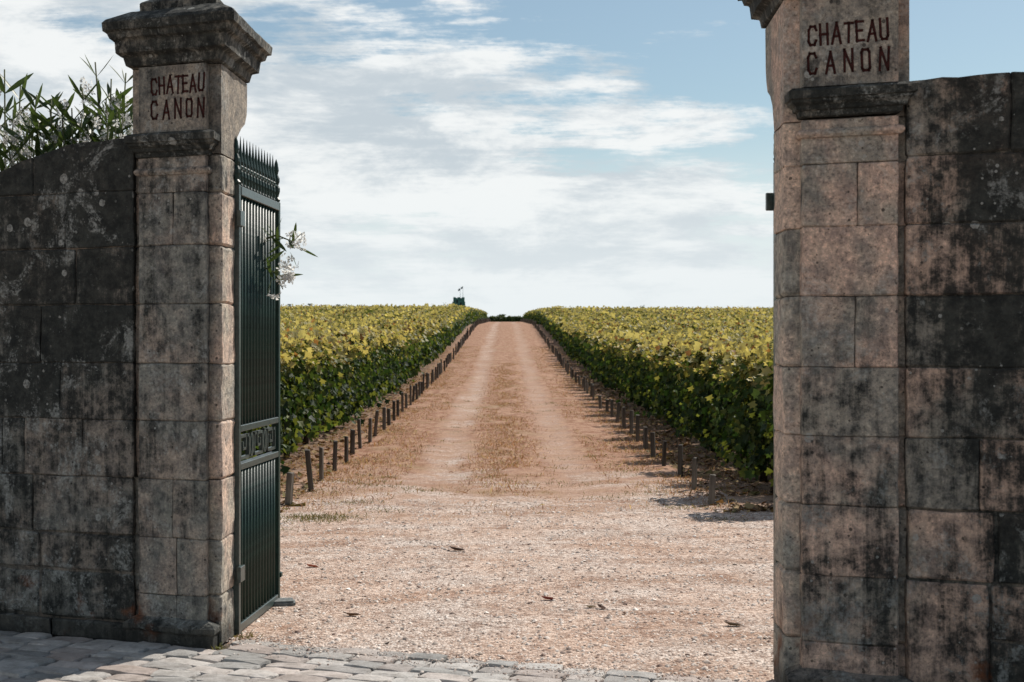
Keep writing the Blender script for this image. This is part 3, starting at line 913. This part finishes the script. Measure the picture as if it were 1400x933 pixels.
# ------------------------------------------------------------------ vines
LEAFV = [(0, 0, 0), (0, 1, -0.10), (-.52, .08, 0.10), (-.34, .42, 0.07), (-.50, .74, 0.02), (-.16, .74, 0.0), (.52, .08, 0.10), (.34, .42, 0.07), (.50, .74, 0.02), (.16, .74, 0.0)]
LEAFF = [(0, 3, 2), (0, 5, 4, 3), (0, 1, 5), (0, 6, 7), (0, 7, 8, 9), (0, 9, 1)]
LEAFV2 = [(0, 0, 0), (0, 1, -0.12), (-.50, .45, 0.06), (.50, .45, 0.06)]
LEAFF2 = [(0, 1, 2), (0, 3, 1)]
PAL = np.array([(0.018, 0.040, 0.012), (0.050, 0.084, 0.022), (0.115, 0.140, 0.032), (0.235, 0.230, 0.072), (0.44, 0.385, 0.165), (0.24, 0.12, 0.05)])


def vine_leaves(name, length, per_m, size, hgt, lod, seed, width=0.30, yel=1.0):
    rg = np.random.default_rng(seed)
    n = int(length*per_m)
    x = rg.random(n)*length - 0.05
    # extra leaves on the row's end
    ne = int(per_m*0.55)
    x = np.concatenate([x, rg.normal(0.0, 0.16, ne)]); n += ne
    top = hgt + 0.06*np.sin(x*5.1+seed) + 0.07*np.sin(x*13.3+seed*2.1) + 0.05*np.sin(x*29+seed)
    bot = 0.24 + 0.12*np.sin(x*3.7+seed*1.3) + 0.06*np.sin(x*17+seed)
    r = rg.random(n)
    z = bot + (top-bot)*(rg.random(n)**0.85)
    istop = rg.random(n) < 0.30
    z = np.where(istop, top - np.abs(rg.normal(0, 0.05, n)), z)
    z = np.where(rg.random(n) < 0.025, top + rg.random(n)*0.20, z)       # a few shoots stick out
    hw = width*(0.55 + 0.45*np.sin(np.clip((z-bot)/np.maximum(top-bot, 0.1), 0, 1)*2.6+0.4)) + 0.06*np.sin(x*7+z*5+seed)
    side = np.where(rg.random(n) < 0.5, -1.0, 1.0)
    y = side*hw*(1-np.abs(rg.normal(0, 0.22, n)))
    y = np.where(istop, (rg.random(n)*2-1)*hw, y)
    nrm = np.stack([rg.normal(0, 0.45, n) - np.where(x < 0.15, 0.8, 0.0), side*0.8+rg.normal(0, 0.45, n), 0.45+rg.normal(0, 0.4, n)], 1)
    nrm[istop] = np.stack([rg.normal(0, .5, istop.sum()), rg.normal(0, .5, istop.sum()), np.full(istop.sum(), 0.9)], 1)
    rot = frames(nrm, math.pi + rg.normal(0, 0.8, n))
    s = size*np.exp(np.clip(rg.normal(0, 0.36, n), -.8, .55))
    # leaf colour carries autumn yellowing plus painted-in sunlit tops and shaded sides
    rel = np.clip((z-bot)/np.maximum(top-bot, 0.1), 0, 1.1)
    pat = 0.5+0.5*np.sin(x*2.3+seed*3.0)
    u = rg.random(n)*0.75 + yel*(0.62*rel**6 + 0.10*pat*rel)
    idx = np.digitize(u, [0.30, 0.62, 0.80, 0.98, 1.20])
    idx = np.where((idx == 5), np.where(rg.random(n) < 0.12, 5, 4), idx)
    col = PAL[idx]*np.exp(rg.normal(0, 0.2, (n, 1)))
    tv_, tf_ = (LEAFV, LEAFF) if lod == 0 else (LEAFV2, LEAFF2)
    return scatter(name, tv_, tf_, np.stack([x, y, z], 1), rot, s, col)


def canes(length, hgt, seed, step):
    """gnarled trunk-free cordon, canes and wires inside the row"""
    rr = random.Random(seed); bm = bmesh.new()
    x = 0.1
    while x < length:
        a = rr.uniform(-.15, .15)
        tube(bm, [(x, rr.uniform(-.03, .03), 0.45), (x+a*.5, rr.uniform(-.06, .06), 0.9), (x+a, rr.uniform(-.1, .1), hgt)], [0.008, 0.006, 0.003], 4, False)
        x += rr.uniform(step*.6, step*1.4)
    tube(bm, [(-0.05, 0, 0.52), (length*.5, 0.02, 0.55), (length, 0, 0.52)], 0.014, 4)
    return bm_mesh('canes', bm)


def vine_trunk(seed):
    rr = random.Random(seed); bm = bmesh.new()
    p = [(0, 0, -0.06)]; x = y = 0
    for i in range(1, 7):
        x += rr.uniform(-.035, .035); y += rr.uniform(-.03, .03)
        p.append((x, y, 0.1*i))
    tube(bm, p, [0.050, 0.042, 0.034, 0.038, 0.031, 0.036, 0.028], 7)
    for sgn in (-1, 1):
        tube(bm, [p[-1], (x+sgn*.13, y, 0.70), (x+sgn*.34, y, 0.74)], [0.024, 0.018, 0.011], 5)
    return bm_mesh('trunk', bm, True)


def with_mat(me, m):
    me.materials.append(m); return me


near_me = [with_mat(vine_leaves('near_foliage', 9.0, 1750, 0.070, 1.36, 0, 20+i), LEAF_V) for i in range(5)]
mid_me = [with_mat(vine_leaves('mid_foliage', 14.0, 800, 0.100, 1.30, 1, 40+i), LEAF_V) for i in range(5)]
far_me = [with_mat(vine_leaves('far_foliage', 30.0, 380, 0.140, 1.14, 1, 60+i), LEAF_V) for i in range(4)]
cane_me = [with_mat(canes(9.0, 1.2, 70+i, 0.16), BARK) for i in range(3)]
trunk_me = [with_mat(vine_trunk(80+i), BARK) for i in range(5)]


def stake_mesh(k):
    rr = random.Random(200+k)
    h = rr.uniform(0.38, 0.46); w = rr.uniform(0.022, 0.033)
    bm = bmesh.new(); add_box(bm, -w, w, -w*.9, w*.9, -0.15, h)
    for q in bm.verts:
        if q.co.z > 0: q.co.z += rr.uniform(-.012, .012); q.co.x *= 0.95
    bmesh.ops.bevel(bm, geom=list(bm.edges), offset=0.005, segments=1, affect='EDGES')
    return with_mat(bm_mesh('stake', bm), WOOD)


stake_me = [stake_mesh(i) for i in range(6)]
NLAB = 40
for side, name_side, spc, vx, px_ in ((-1, 'left', 1.18, 2.92, 2.10), (1, 'right', 1.38, 2.82, 2.06)):
    d = 14.5; i = 0
    while d < 203:
        dd = d + random.uniform(-.08, .08)
        zc_ = H(dd)
        flip = 0.0 if side > 0 else math.pi
        ex = XC(dd) + side*(vx + random.uniform(-.10, .10) + 0.02)
        if side > 0: ex -= 0.0
        vr = empty('vine_row', (ex, dd, zc_), flip + random.uniform(-.012, .012))
        hs = (1.06 if side < 0 else 0.97)*random.uniform(0.96, 1.05)
        if i < NLAB:
            lab = 'vine row ending behind the %s short stake from the gate, %s of the track' % (ordinal(i), name_side)
        else:
            lab = 'one of the farther vine rows %s of the track, beyond the %s stake' % (name_side, ordinal(NLAB-1))
        tag(vr, lab, 'vine row', 'vine rows %s of the track' % name_side)
        pool = near_me if d < 36 else (mid_me if d < 62 else far_me)
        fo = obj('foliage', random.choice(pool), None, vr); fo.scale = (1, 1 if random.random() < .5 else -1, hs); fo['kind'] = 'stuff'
        if d < 45:
            ca = obj('canes', random.choice(cane_me), None, vr); ca.scale = (1, 1, hs)
        nt_ = 8 if d < 24 else (3 if d < 45 else 1)
        for q in range(nt_):
            tr = obj('trunk', random.choice(trunk_me), None, vr, (0.16+q*1.0+random.uniform(-.08, .08), random.uniform(-.04, .04), 0))
            tr.rotation_euler = (0, 0, random.uniform(0, 6.28)); tr.scale = (1, 1, random.uniform(.85, 1.1))
        # the short stake at the end of the row
        if not (side > 0 and i in (13, 21)):
            st = obj('wooden_stake', random.choice(stake_me), None, None, (XC(dd)+side*px_+random.uniform(-.035, .035), dd+random.uniform(-.08, .08), zc_))
            st.rotation_euler = (random.gauss(0, .045), random.gauss(0, .045), random.uniform(-.5, .5))
            st.scale = (1, 1, random.uniform(.75, 1.15)*(1.0 if side < 0 else 0.88))
            if i < NLAB:
                sl_ = '%s short weathered stake from the gate, on the %s edge of the track' % (ordinal(i), name_side)
            else:
                sl_ = 'one of the farther short stakes on the %s edge of the track, past the %s' % (name_side, ordinal(NLAB-1))
            tag(st, sl_, 'stake', 'stakes along the %s edge of the track' % name_side)
        d += spc; i += 1

# vine row crossing behind the crest, and rows filling the land beyond it
vr = empty('vine_row', (-17, 212, H(212)-0.05), 0)
tag(vr, 'green vine row crossing behind the far end of the track', 'vine row')
fo = obj('foliage', with_mat(vine_leaves('hedge_foliage', 34.0, 650, 0.20, 1.0, 1, 99, 0.8, 0.1), LEAF_V), None, vr); fo['kind'] = 'stuff'; fo.location = (0, 0, -0.12)
tr = obj('trunk', trunk_me[0], None, vr, (15, 0, 0))

# ------------------------------------------------------------------ ground litter, gravel, grass
def ground_z(x, y):
    x = np.asarray(x); y = np.asarray(y)
    out = np.empty(len(x))
    for i in range(len(x)):
        l = abs(x[i]-XC(y[i]))
        if y[i] < 14.3: out[i] = fz(x[i], y[i])
        elif l < 2.3: out[i] = max(tz(x[i], y[i]), fz(x[i], y[i]) if y[i] < 15.2 else -9)
        else: out[i] = H(y[i])-0.03
    return out


# pebbles of the forecourt
n = 52000
yy = 6.6 + (15.0-6.6)*RNG.random(n)**1.25
xx = (RNG.random(n)*2-1)*(0.19*yy+0.9)
keep = []
for a, b in zip(xx, yy):
    p = Vector((a, b, 0))-OL
    # solve for the oblique wall line: only inside the cobble edge
    den_ = U.x*V.y-U.y*V.x
    t_ = (U.x*p.y-U.y*p.x)/den_
    keep.append(t_ > 0.13)
keep = np.array(keep); xx, yy = xx[keep], yy[keep]; n = len(xx)
octv = [(1, 0, 0), (-1, 0, 0), (0, 1, 0), (0, -1, 0), (0, 0, 1), (.55, .55, .5), (-.55, -.55, .5)]
octf = [(0, 5, 4), (5, 2, 4), (2, 1, 4), (1, 6, 4), (6, 3, 4), (3, 0, 4), (0, 2, 5), (1, 3, 6)]
zz = ground_z(xx, yy)
sz = np.exp(np.clip(RNG.normal(-5.3, 0.52, n), -7, -3.9))
rot = frames(np.stack([RNG.normal(0, .25, n), RNG.normal(0, .25, n), np.ones(n)], 1), RNG.random(n)*6.28)
pc = np.array([(0.66, 0.57, 0.50), (0.52, 0.43, 0.365), (0.40, 0.30, 0.245), (0.74, 0.66, 0.59), (0.26, 0.175, 0.14)])[RNG.choice(5, n, p=[.30, .32, .22, .07, .09])]
me = scatter('gravel', octv, octf, np.stack([xx, yy, zz-0.001], 1), rot, np.stack([sz*1.2, sz, sz*0.75], 1), 1.0*pc*np.exp(RNG.normal(0, .12, (n, 1))))
qx, qy, qz = [], [], []
rp = random.Random(77)
for i_ in range(1500):
    t_ = 0.13-abs(rp.gauss(0, .16)); s_ = rp.uniform(0.02, 2.93)
    p = OL+U*s_+V*t_
    qx.append(p.x); qy.append(p.y); qz.append(0.029)
me2_n = len(qx)
rot2 = frames(np.stack([RNG.normal(0, .25, me2_n), RNG.normal(0, .25, me2_n), np.ones(me2_n)], 1), RNG.random(me2_n)*6.28)
s2 = np.exp(RNG.normal(-5.5, 0.4, me2_n))
me2 = scatter('spilled_gravel', octv, octf, np.stack([qx, qy, qz], 1), rot2, np.stack([s2*1.2, s2, s2*.8], 1), pc[:me2_n])
o = obj('spilled_gravel', me2, PEB); tag(o, 'loose grit spilled onto the cobbles along the gravel edge', 'gravel', kind='stuff')
o = obj('gravel', me, PEB); tag(o, 'loose pinkish gravel lying on the forecourt', 'gravel', kind='stuff')

# dry grass of the middle strip and the verges
BL = [(-.5, 0, 0), (.5, 0, 0), (.25, 0.25, .6), (-.1, .75, 1.0)]
BF = [(0, 1, 2, 3)]


def blades(name, x, y, hgt, col, lab, cat, lean=0.5):
    n = len(x); z = ground_z(x, y)-0.004
    nr = np.stack([RNG.normal(0, lean, n), RNG.normal(0, lean, n), np.ones(n)], 1)
    rot = frames(nr, RNG.random(n)*6.28)
    h = hgt*np.exp(RNG.normal(0, .35, n))
    me = scatter(name, BL, BF, np.stack([x, y, z], 1), rot, np.stack([0.0035+0.05*h, h*0.9, h], 1), col)
    o = obj(name, me, GRASS); tag(o, lab, cat, kind='stuff')


def clumpy(n, ymin, ymax, latf, p=1.6, thr=0.0, sc=1.4):
    xs_, ys_ = [], []
    rr = random.Random(n)
    while len(xs_) < n:
        y = ymin + (ymax-ymin)*rr.random()**p
        l = latf(rr)
        if rr.random() > min(1, max(0, (y-13.2)/4.5))**1.3: continue
        x = XC(y)+l
        if noise.noise(Vector((x*sc, y*sc*0.5, 1.7)))+0.5*noise.noise(Vector((x*4, y*2.5, 4.4))) > thr:
            xs_.append(x); ys_.append(y)
    return np.array(xs_), np.array(ys_)


DRY = np.array([(0.36, 0.19, 0.115), (0.44, 0.28, 0.17), (0.24, 0.12, 0.07), (0.52, 0.41, 0.26), (0.24, 0.20, 0.085)])


def vlat(rr):
    s = -1 if rr.random() < .5 else 1
    return s*(rr.uniform(1.15, 2.9) if rr.random() < .6 else rr.gauss(2.05, .3))


def mlat(rr): return rr.gauss(0, 0.27)


x1, y1 = clumpy(60000, 13.2, 70, vlat, 1.6, -0.12)
x2, y2 = clumpy(18000, 13.2, 55, mlat, 1.5, -0.15)
x = np.concatenate([x1, x2]); y = np.concatenate([y1, y2]); n = len(x)
col = DRY[RNG.choice(5, n, p=[.32, .25, .2, .15, .08])]*np.exp(RNG.normal(0, .2, (n, 1)))
blades('dry_grass', x, y, 0.029, col, 'dry reddish mown grass on the verges and between the wheel ruts', 'grass', 0.9)

# green and olive tufts on the gravel's edge
tx_, ty_, tc_ = [], [], []
tufts = [(-1.80, 13.4, .20, 1300), (-1.55, 14.6, .15, 160), (-2.0, 15.6, .2, 160), (1.72, 14.2, .2, 260), (1.35, 15.4, .2, 160), (-0.95, 15.9, .16, 130),
         (0.62, 16.6, .2, 160), (-0.25, 17.2, .18, 130), (0.95, 15.0, .12, 90), (-1.2, 13.9, .12, 110), (1.9, 13.2, .14, 120), (-2.05, 12.6, .12, 100), (-1.45, 7.93, .035, 60), (-1.53, 7.62, .03, 50)]
rt = random.Random(9)
for k_ in range(46):
    y = rt.uniform(14.5, 34); tufts.append((XC(y)+rt.choice((-1, 1))*abs(rt.gauss(1.35, .5)), y, rt.uniform(.06, .2), 70))
for (a, b, r_, m_) in tufts:
    for q in range(m_):
        tx_.append(a+rt.gauss(0, r_)); ty_.append(b+rt.gauss(0, r_*.8))
n = len(tx_)
GR = np.array([(0.13, 0.14, 0.04), (0.20, 0.18, 0.07), (0.10, 0.11, 0.035), (0.26, 0.19, 0.10)])
blades('weeds', np.array(tx_), np.array(ty_), 0.022, GR[RNG.choice(4, n)]*np.exp(RNG.normal(0, .2, (n, 1))), 'olive green weed tufts at the edges of the gravel', 'weeds', 0.7)

# dead leaves under the vines
n = 9000
yl = 13.8 + (50-13.8)*RNG.random(n)**1.5
lat = (2.1+2.2*RNG.random(n)**1.1)*np.where(RNG.random(n) < .5, -1, 1)
xl = XC(yl)+lat
rot = frames(np.stack([RNG.normal(0, .35, n), RNG.normal(0, .35, n), np.ones(n)], 1), RNG.random(n)*6.28)
lc = np.array([(0.20, 0.11, 0.055), (0.30, 0.18, 0.09), (0.11, 0.062, 0.038), (0.36, 0.25, 0.12), (0.16, 0.13, 0.05)])[RNG.choice(5, n)]
me = scatter('leaf_litter', LEAFV2, LEAFF2, np.stack([xl, yl, ground_z(xl, yl)+0.012], 1), rot, 0.07*np.exp(RNG.normal(0, .3, n)), lc)
o = obj('leaf_litter', me, LITTER); tag(o, 'dead vine leaves and twigs on the earth under the vines', 'leaf litter', kind='stuff')

# single fallen leaves that show on the gravel
CURL = [(0, -0.5, 0.04), (0.20, -0.2, 0.14), (0.22, 0.15, 0.16), (0, 0.55, 0.24), (-0.22, 0.15, 0.20), (-0.20, -0.2, 0.15), (0, -0.1, 0.0), (0, 0.2, 0.01)]
CURLF = [(0, 1, 6), (1, 2, 7, 6), (2, 3, 7), (3, 4, 7), (4, 5, 6, 7), (5, 0, 6)]
for nm, xx_, yy_, L_, rz, colr, lab in (
        ('fallen_leaf', 0.228, 9.07, 0.115, 1.45, (0.20, 0.035, 0.022), 'dark red fallen leaf lying on the middle of the gravel'),
        ('fallen_leaf', 0.535, 8.76, 0.10, 0.5, (0.10, 0.055, 0.04), 'curled brown dead leaf on the gravel, right of the red leaf'),
        ('fallen_leaf', 0.475, 8.80, 0.09, 1.9, (0.42, 0.34, 0.28), 'pale dry leaf beside the curled brown leaf on the gravel'),
        ('fallen_leaf', -0.42, 11.22, 0.15, 1.2, (0.07, 0.035, 0.025), 'dark dead leaf far back on the gravel, left of centre'),
        ('fallen_leaf', -1.42, 10.4, 0.11, 1.6, (0.22, 0.06, 0.035), 'reddish fallen leaf on the gravel next to the open gate'),
        ('fallen_leaf', -0.93, 8.56, 0.11, 1.5, (0.12, 0.065, 0.04), 'thin brown leaf on the gravel near the left cobbles'),
        ('fallen_leaf', 1.25, 8.25, 0.12, 1.3, (0.14, 0.09, 0.06), 'brown dead leaf on the gravel near the right pier'),
        ('fallen_leaf', 0.66, 8.6, 0.05, 0.2, (0.16, 0.07, 0.04), 'tiny brown leaf scrap on the gravel right of centre')):
    me = py_mesh('fallen_leaf', CURL, CURLF)
    o = obj(nm, me, leaf_mat('fallen_leaf_tint', colr, 0.1, 0.8), None, (xx_, yy_, fz(xx_, yy_)+0.003))
    o.scale = (L_*.9, L_*.9, L_*.7); o.rotation_euler = (random.uniform(-.06, .1), random.uniform(-.06, .06), rz)
    tag(o, lab, 'leaf', 'fallen leaves on the gravel')

# ------------------------------------------------------------------ oleanders
def ole_leaf(k):
    rr = random.Random(300+k)
    cv = rr.uniform(-.12, .18); v_ = []
    for (y, w) in ((0, .01), (.22, .062), (.5, .082), (.78, .058), (1, .005)):
        z = -cv*y*y
        v_ += [(-w, y, z+w*.35), (0, y, z), (w, y, z+w*.35)]
    f_ = []
    for r_ in range(4):
        for c_ in range(2):
            a = r_*3+c_; f_.append((a, a+1, a+4, a+3))
    return with_mat(py_mesh('leaf', v_, f_, True), LEAF_O)


def ole_flower(k):
    rr = random.Random(400+k); v_ = [(0, 0, 0)]; f_ = []
    for p in range(5):
        a = 2*math.pi*p/5+rr.uniform(-.1, .1)
        def P_(r_, da, z): v_.append((r_*math.cos(a+da), r_*math.sin(a+da), z)); return len(v_)-1
        i1 = P_(.5, -.38, .15); i2 = P_(.95, -.42, .18+rr.uniform(-.1, .1)); i3 = P_(1.08, .05, .10+rr.uniform(-.1, .1)); i4 = P_(.85, .42, .2); i5 = P_(.45, .33, .14)
        f_ += [(0, i1, i5), (i1, i2, i3, i4, i5)]
    return with_mat(py_mesh('flower', v_, f_), PETAL)


ole_me = [ole_leaf(i) for i in range(6)]
flo_me = [ole_flower(i) for i in range(4)]


def put_leaf(root, pos, direction, ln, roll=None):
    d = direction.normalized()
    o = obj('leaf', random.choice(ole_me), None, root)
    q = d.to_track_quat('Y', 'Z')
    o.rotation_mode = 'QUATERNION'
    o.rotation_quaternion = q @ Matrix.Rotation(random.uniform(-1.2, 1.2) if roll is None else roll, 3, 'Y').to_quaternion()
    o.location = pos; o.scale = (ln*random.uniform(.85, 1.15), ln, ln)


def cluster(root, c, n_, rad):
    for q in range(n_):
        v_ = Vector((random.gauss(0, 1), random.gauss(0, 1), random.gauss(0, 1))).normalized()
        o = obj('flower', random.choice(flo_me), None, root)
        o.location = c + v_*rad*random.uniform(.5, 1.05)
        vv = (v_ + Vector((random.gauss(0, .4), random.gauss(0, .4)-.2, random.gauss(0, .4)))).normalized()
        o.rotation_mode = 'QUATERNION'; o.rotation_quaternion = vv.to_track_quat('Z', 'Y')
        s = random.uniform(.022, .032); o.scale = (s, s, s)


def oleander(base, tips, label, leaf_from=0.45, flower_every=2, whorls=9, fl=11):
    root = empty('oleander', base)
    tag(root, label, 'shrub', 'oleanders')
    B = Vector(base)
    for k_, tp in enumerate(tips):
        T = Vector(tp)-B
        st_ = Vector((random.uniform(-.12, .12), random.uniform(-.12, .12), 0))
        mid = st_ + T*0.5 + Vector((-T.x*0.18, -T.y*0.18, 0.12))
        pts = []
        for q in range(9):
            u_ = q/8
            pts.append(st_*(1-u_)**2 + mid*2*u_*(1-u_) + T*u_*u_)
        bm = bmesh.new(); tube(bm, pts, [0.014-0.0012*q for q in range(9)], 6)
        obj('stem', bm_mesh('stem', bm, True), STEM_O, root)
        for w_ in range(whorls):
            u_ = leaf_from + (1-leaf_from)*(w_+random.uniform(0, .6))/whorls
            p = st_*(1-u_)**2 + mid*2*u_*(1-u_) + T*u_*u_
            ax = (T-mid).normalized()
            a0 = random.uniform(0, 6.28)
            for j in range(3):
                a = a0+j*2.094+random.uniform(-.3, .3)
                side_ = (ax.cross(Vector((math.cos(a), math.sin(a), .2)))).normalized()
                put_leaf(root, p, ax*random.uniform(.55, 1.1)+side_, random.uniform(.16, .23))
        if k_ % flower_every == 0:
            cluster(root, T+Vector((random.uniform(-.06, .06), -.05, -.10-.12*random.random())), fl, 0.062)
    return root


def WP(px, py, d): return ((px-700)/2000*d, d, EYE+(470-py)/2000*d)


tipsA = [WP(130, 85, 9.0), WP(152, 108, 9.1), WP(172, 100, 9.2), WP(112, 120, 8.95), WP(160, 150, 8.9), WP(122, 150, 8.9), WP(182, 140, 9.0), WP(95, 165, 8.9), WP(140, 170, 9.0), WP(178, 170, 8.9), WP(108, 178, 8.85), WP(165, 125, 9.3), WP(145, 135, 8.8)]
tipsB = [WP(6, 95, 9.1), WP(28, 112, 9.2), WP(-25, 90, 9.3), WP(50, 130, 9.0), WP(70, 135, 9.05), WP(18, 150, 8.95), WP(40, 165, 8.9), WP(75, 175, 8.95), WP(-10, 160, 9.0), WP(5, 195, 8.95), WP(60, 190, 8.9), WP(30, 195, 8.85), WP(88, 160, 9.2)]
oA = oleander((-2.55, 9.15, 0), tipsA, 'tall oleander with white flowers behind the wall, right against the left pier', 0.62, 1, 7, 7)
oB = oleander((-3.05, 9.25, 0), tipsB, 'wide oleander with white flower heads behind the wall at the left edge', 0.62, 1, 7, 8)
for q in ((22, 178), (60, 205), (88, 150), (35, 215), (10, 225), (8, 185)):
    cluster(oB, Vector(WP(q[0], q[1], 8.8))-Vector(oB.location), 6, 0.06)
for q in ((118, 150), (165, 165), (150, 185), (95, 190), (178, 180)):
    cluster(oA, Vector(WP(q[0], q[1], 8.8))-Vector(oA.location), 5, 0.055)

tipsC = [WP(x_, y_, d_) for x_, y_, d_ in ((12, 205, 8.75), (32, 180, 8.75), (52, 165, 8.8), (68, 150, 8.8), (84, 145, 8.85), (98, 148, 8.8), (112, 160, 8.75), (128, 165, 8.75), (148, 158, 8.75), (168, 160, 8.75), (80, 185, 8.7), (45, 205, 8.7), (-5, 190, 8.8))]
oleander((-2.72, 8.95, 0), tipsC, 'low leafy oleander filling the gap between the two taller ones behind the left wall', 0.66, 2, 7, 6)

# branch of a third oleander reaching through the bars of the open leaf
bc = (-1.95, 8.80, 0)
root = empty('oleander', bc)
tag(root, 'oleander with a white flowering branch poking through the open iron gate', 'shrub', 'oleanders')
B = Vector(bc)
mainp = [Vector((0, 0, 0)), Vector((-.05, 0, .8)), Vector((.02, -.03, 1.5)), Vector((.22, -.10, 1.98)), Vector((.44, -.15, 2.20)), Vector((.56, -.17, 2.24)), Vector((.66, -.18, 2.20))]
bm = bmesh.new(); tube(bm, mainp, [.016, .015, .013, .010, .007, .006, .004], 6); obj('stem', bm_mesh('stem', bm, True), STEM_O, root)
low = [mainp[3], Vector((.42, -.14, 2.08)), Vector((.55, -.17, 2.02)), Vector((.60, -.18, 1.92))]
bm = bmesh.new(); tube(bm, low, [.008, .006, .005, .003], 6); obj('stem', bm_mesh('stem', bm, True), STEM_O, root)
for k_ in range(26):
    c_ = random.choice((mainp[5], mainp[6], low[2], low[1]+Vector((.09, 0, 0))))
    d_ = Vector((random.uniform(-.3, 1.0), random.uniform(-1.0, .2), random.uniform(-.7, 1.0)))
    put_leaf(root, c_+Vector((random.uniform(-.03, .03), 0, random.uniform(-.06, .06))), d_, random.uniform(.10, .16))
for c_, n_, r_ in ((Vector((.68, -.20, 2.22)), 16, .065), (Vector((.64, -.20, 2.07)), 14, .06), (Vector((.62, -.2, 1.98)), 8, .05), (Vector((.555, -.22, 1.89)), 5, .032), (Vector((.50, -.30, 2.22)), 2, .015)):
    cluster(root, c_, n_, r_)
for k_ in range(60):
    u_ = random.uniform(.35, 1); i_ = min(2, int(u_*3)); p = mainp[i_].lerp(mainp[i_+1], random.random())
    put_leaf(root, p, Vector((random.uniform(-1, .1), random.uniform(-.6, .8), random.uniform(-.2, .9))), random.uniform(.12, .17))

# ------------------------------------------------------------------ far things on the skyline
D = 900; zb = H(D)
tw = empty('stone_tower', ((627.5-700)/2000*D, D, zb))
tag(tw, 'square stone tower with battlements and two flagpoles on the skyline left of the track', 'tower')
zt = EYE + (470-408)/2000*D - zb; hw = 3.4
bm = bmesh.new(); add_box(bm, -hw, hw, -hw, hw, -2, zt); obj('wall', bm_mesh('tower_wall', bm), TOWER_S, tw)
mer = box_mesh('merlon', (-0.75, 0.75, -0.3, 0.3, zt, zt+0.55))
for sgn in (-1, 1):
    for k_ in range(3):
        a = obj('merlon', mer, TOWER_S, tw, (-hw+0.75+k_*(hw-0.75), sgn*(hw-0.3), 0))
        if 0 < k_ < 2:
            b = obj('merlon', mer, TOWER_S, tw, (sgn*(hw-0.3), 0, 0)); b.rotation_euler = (0, 0, math.pi/2)
for (x_, z_) in ((-1.0, zt-3.0), (1.2, zt-4.5), (0, zt-9)):
    box_o('window', (x_-.45, x_+.45, -hw-.05, -hw+.2, z_, z_+1.8), DARK, tw, 0)
for sgn in (-1, 1):
    box_o('corner_buttress', (sgn*(hw+.05)-.5, sgn*(hw+.05)+.5, -hw-.35, -hw+.5, -2, zt-2.2), TOWER_S, tw, 0)
for x_, h_ in ((0.75, 6.2), (2.4, 7.4)):
    bm = bmesh.new(); tube(bm, [(x_, 0, zt-.2), (x_, 0, zt+h_)], [0.13, 0.09], 6); pl_ = obj('flagpole', bm_mesh('flagpole', bm), POLEM, tw)
    bm = bmesh.new(); g = []
    for i in range(6):
        g.append([bm.verts.new((x_-.1-i*.24, .12*math.sin(i*1.3), zt+h_-.1-z_-i*.12)) for z_ in (0, 0.7, 1.3)])
    for a, b in zip(g, g[1:]):
        for q in range(2): bm.faces.new((a[q], a[q+1], b[q+1], b[q]))
    obj('flag', bm_mesh('flag', bm), FLAGM, pl_)


def far_tree(px, py_top, d, wid, label, seed, tall=1.0):
    rg = np.random.default_rng(seed); zg = H(d); ztop = EYE+(470-py_top)/2000*d
    root = empty('tree', ((px-700)/2000*d, d, zg)); tag(root, label, 'tree', 'trees on the skyline')
    hh = ztop-zg
    bm = bmesh.new(); tube(bm, [(0, 0, -.3), (wid*.03, 0, hh*.4), (0, 0, hh*.85)], [wid*.07, wid*.05, wid*.02], 6)
    for k_ in range(4):
        a = k_*1.7; tube(bm, [(0, 0, hh*(.4+.08*k_)), (wid*.35*math.cos(a), wid*.35*math.sin(a), hh*(.62+.08*k_))], [wid*.03, wid*.01], 5)
    obj('trunk', bm_mesh('tree_trunk', bm), BARK, root)
    n = 1400; cl = rg.normal(0, 1, (9, 3))*np.array([wid*.26, wid*.26, hh*.13])+np.array([0, 0, hh*.72])
    pos = cl[rg.integers(0, 9, n)] + rg.normal(0, 1, (n, 3))*np.array([wid*.12, wid*.12, hh*.06])
    pos[:, 2] = np.minimum(pos[:, 2], hh)
    rot = frames(rg.normal(0, 1, (n, 3)), rg.random(n)*6.28)
    col = np.array([(0.03, 0.055, 0.02), (0.05, 0.085, 0.03), (0.02, 0.04, 0.016)])[rg.integers(0, 3, n)]
    me = scatter('tree_crown', LEAFV2, LEAFF2, pos, rot, np.full(n, wid*.10), col)
    o = obj('crown', me, LEAF_V, root); o['kind'] = 'stuff'


far_tree(607, 414.5, 420, 2.6, 'small dark tree on the skyline just left of the stone tower', 1)
far_tree(398, 416.5, 420, 2.0, 'tiny tree on the skyline nearest the open gate', 2)
far_tree(424, 416.0, 430, 2.8, 'low tree on the skyline, second from the open gate', 3)
far_tree(463, 417.0, 430, 2.2, 'tiny tree on the skyline between the low tree and the tower', 4)
far_tree(880, 415.5, 460, 3.0, 'thin tree on the skyline right of the track', 5)
far_tree(684, 430.5, 260, 1.5, 'small bush at the far end of the track on its left', 6)
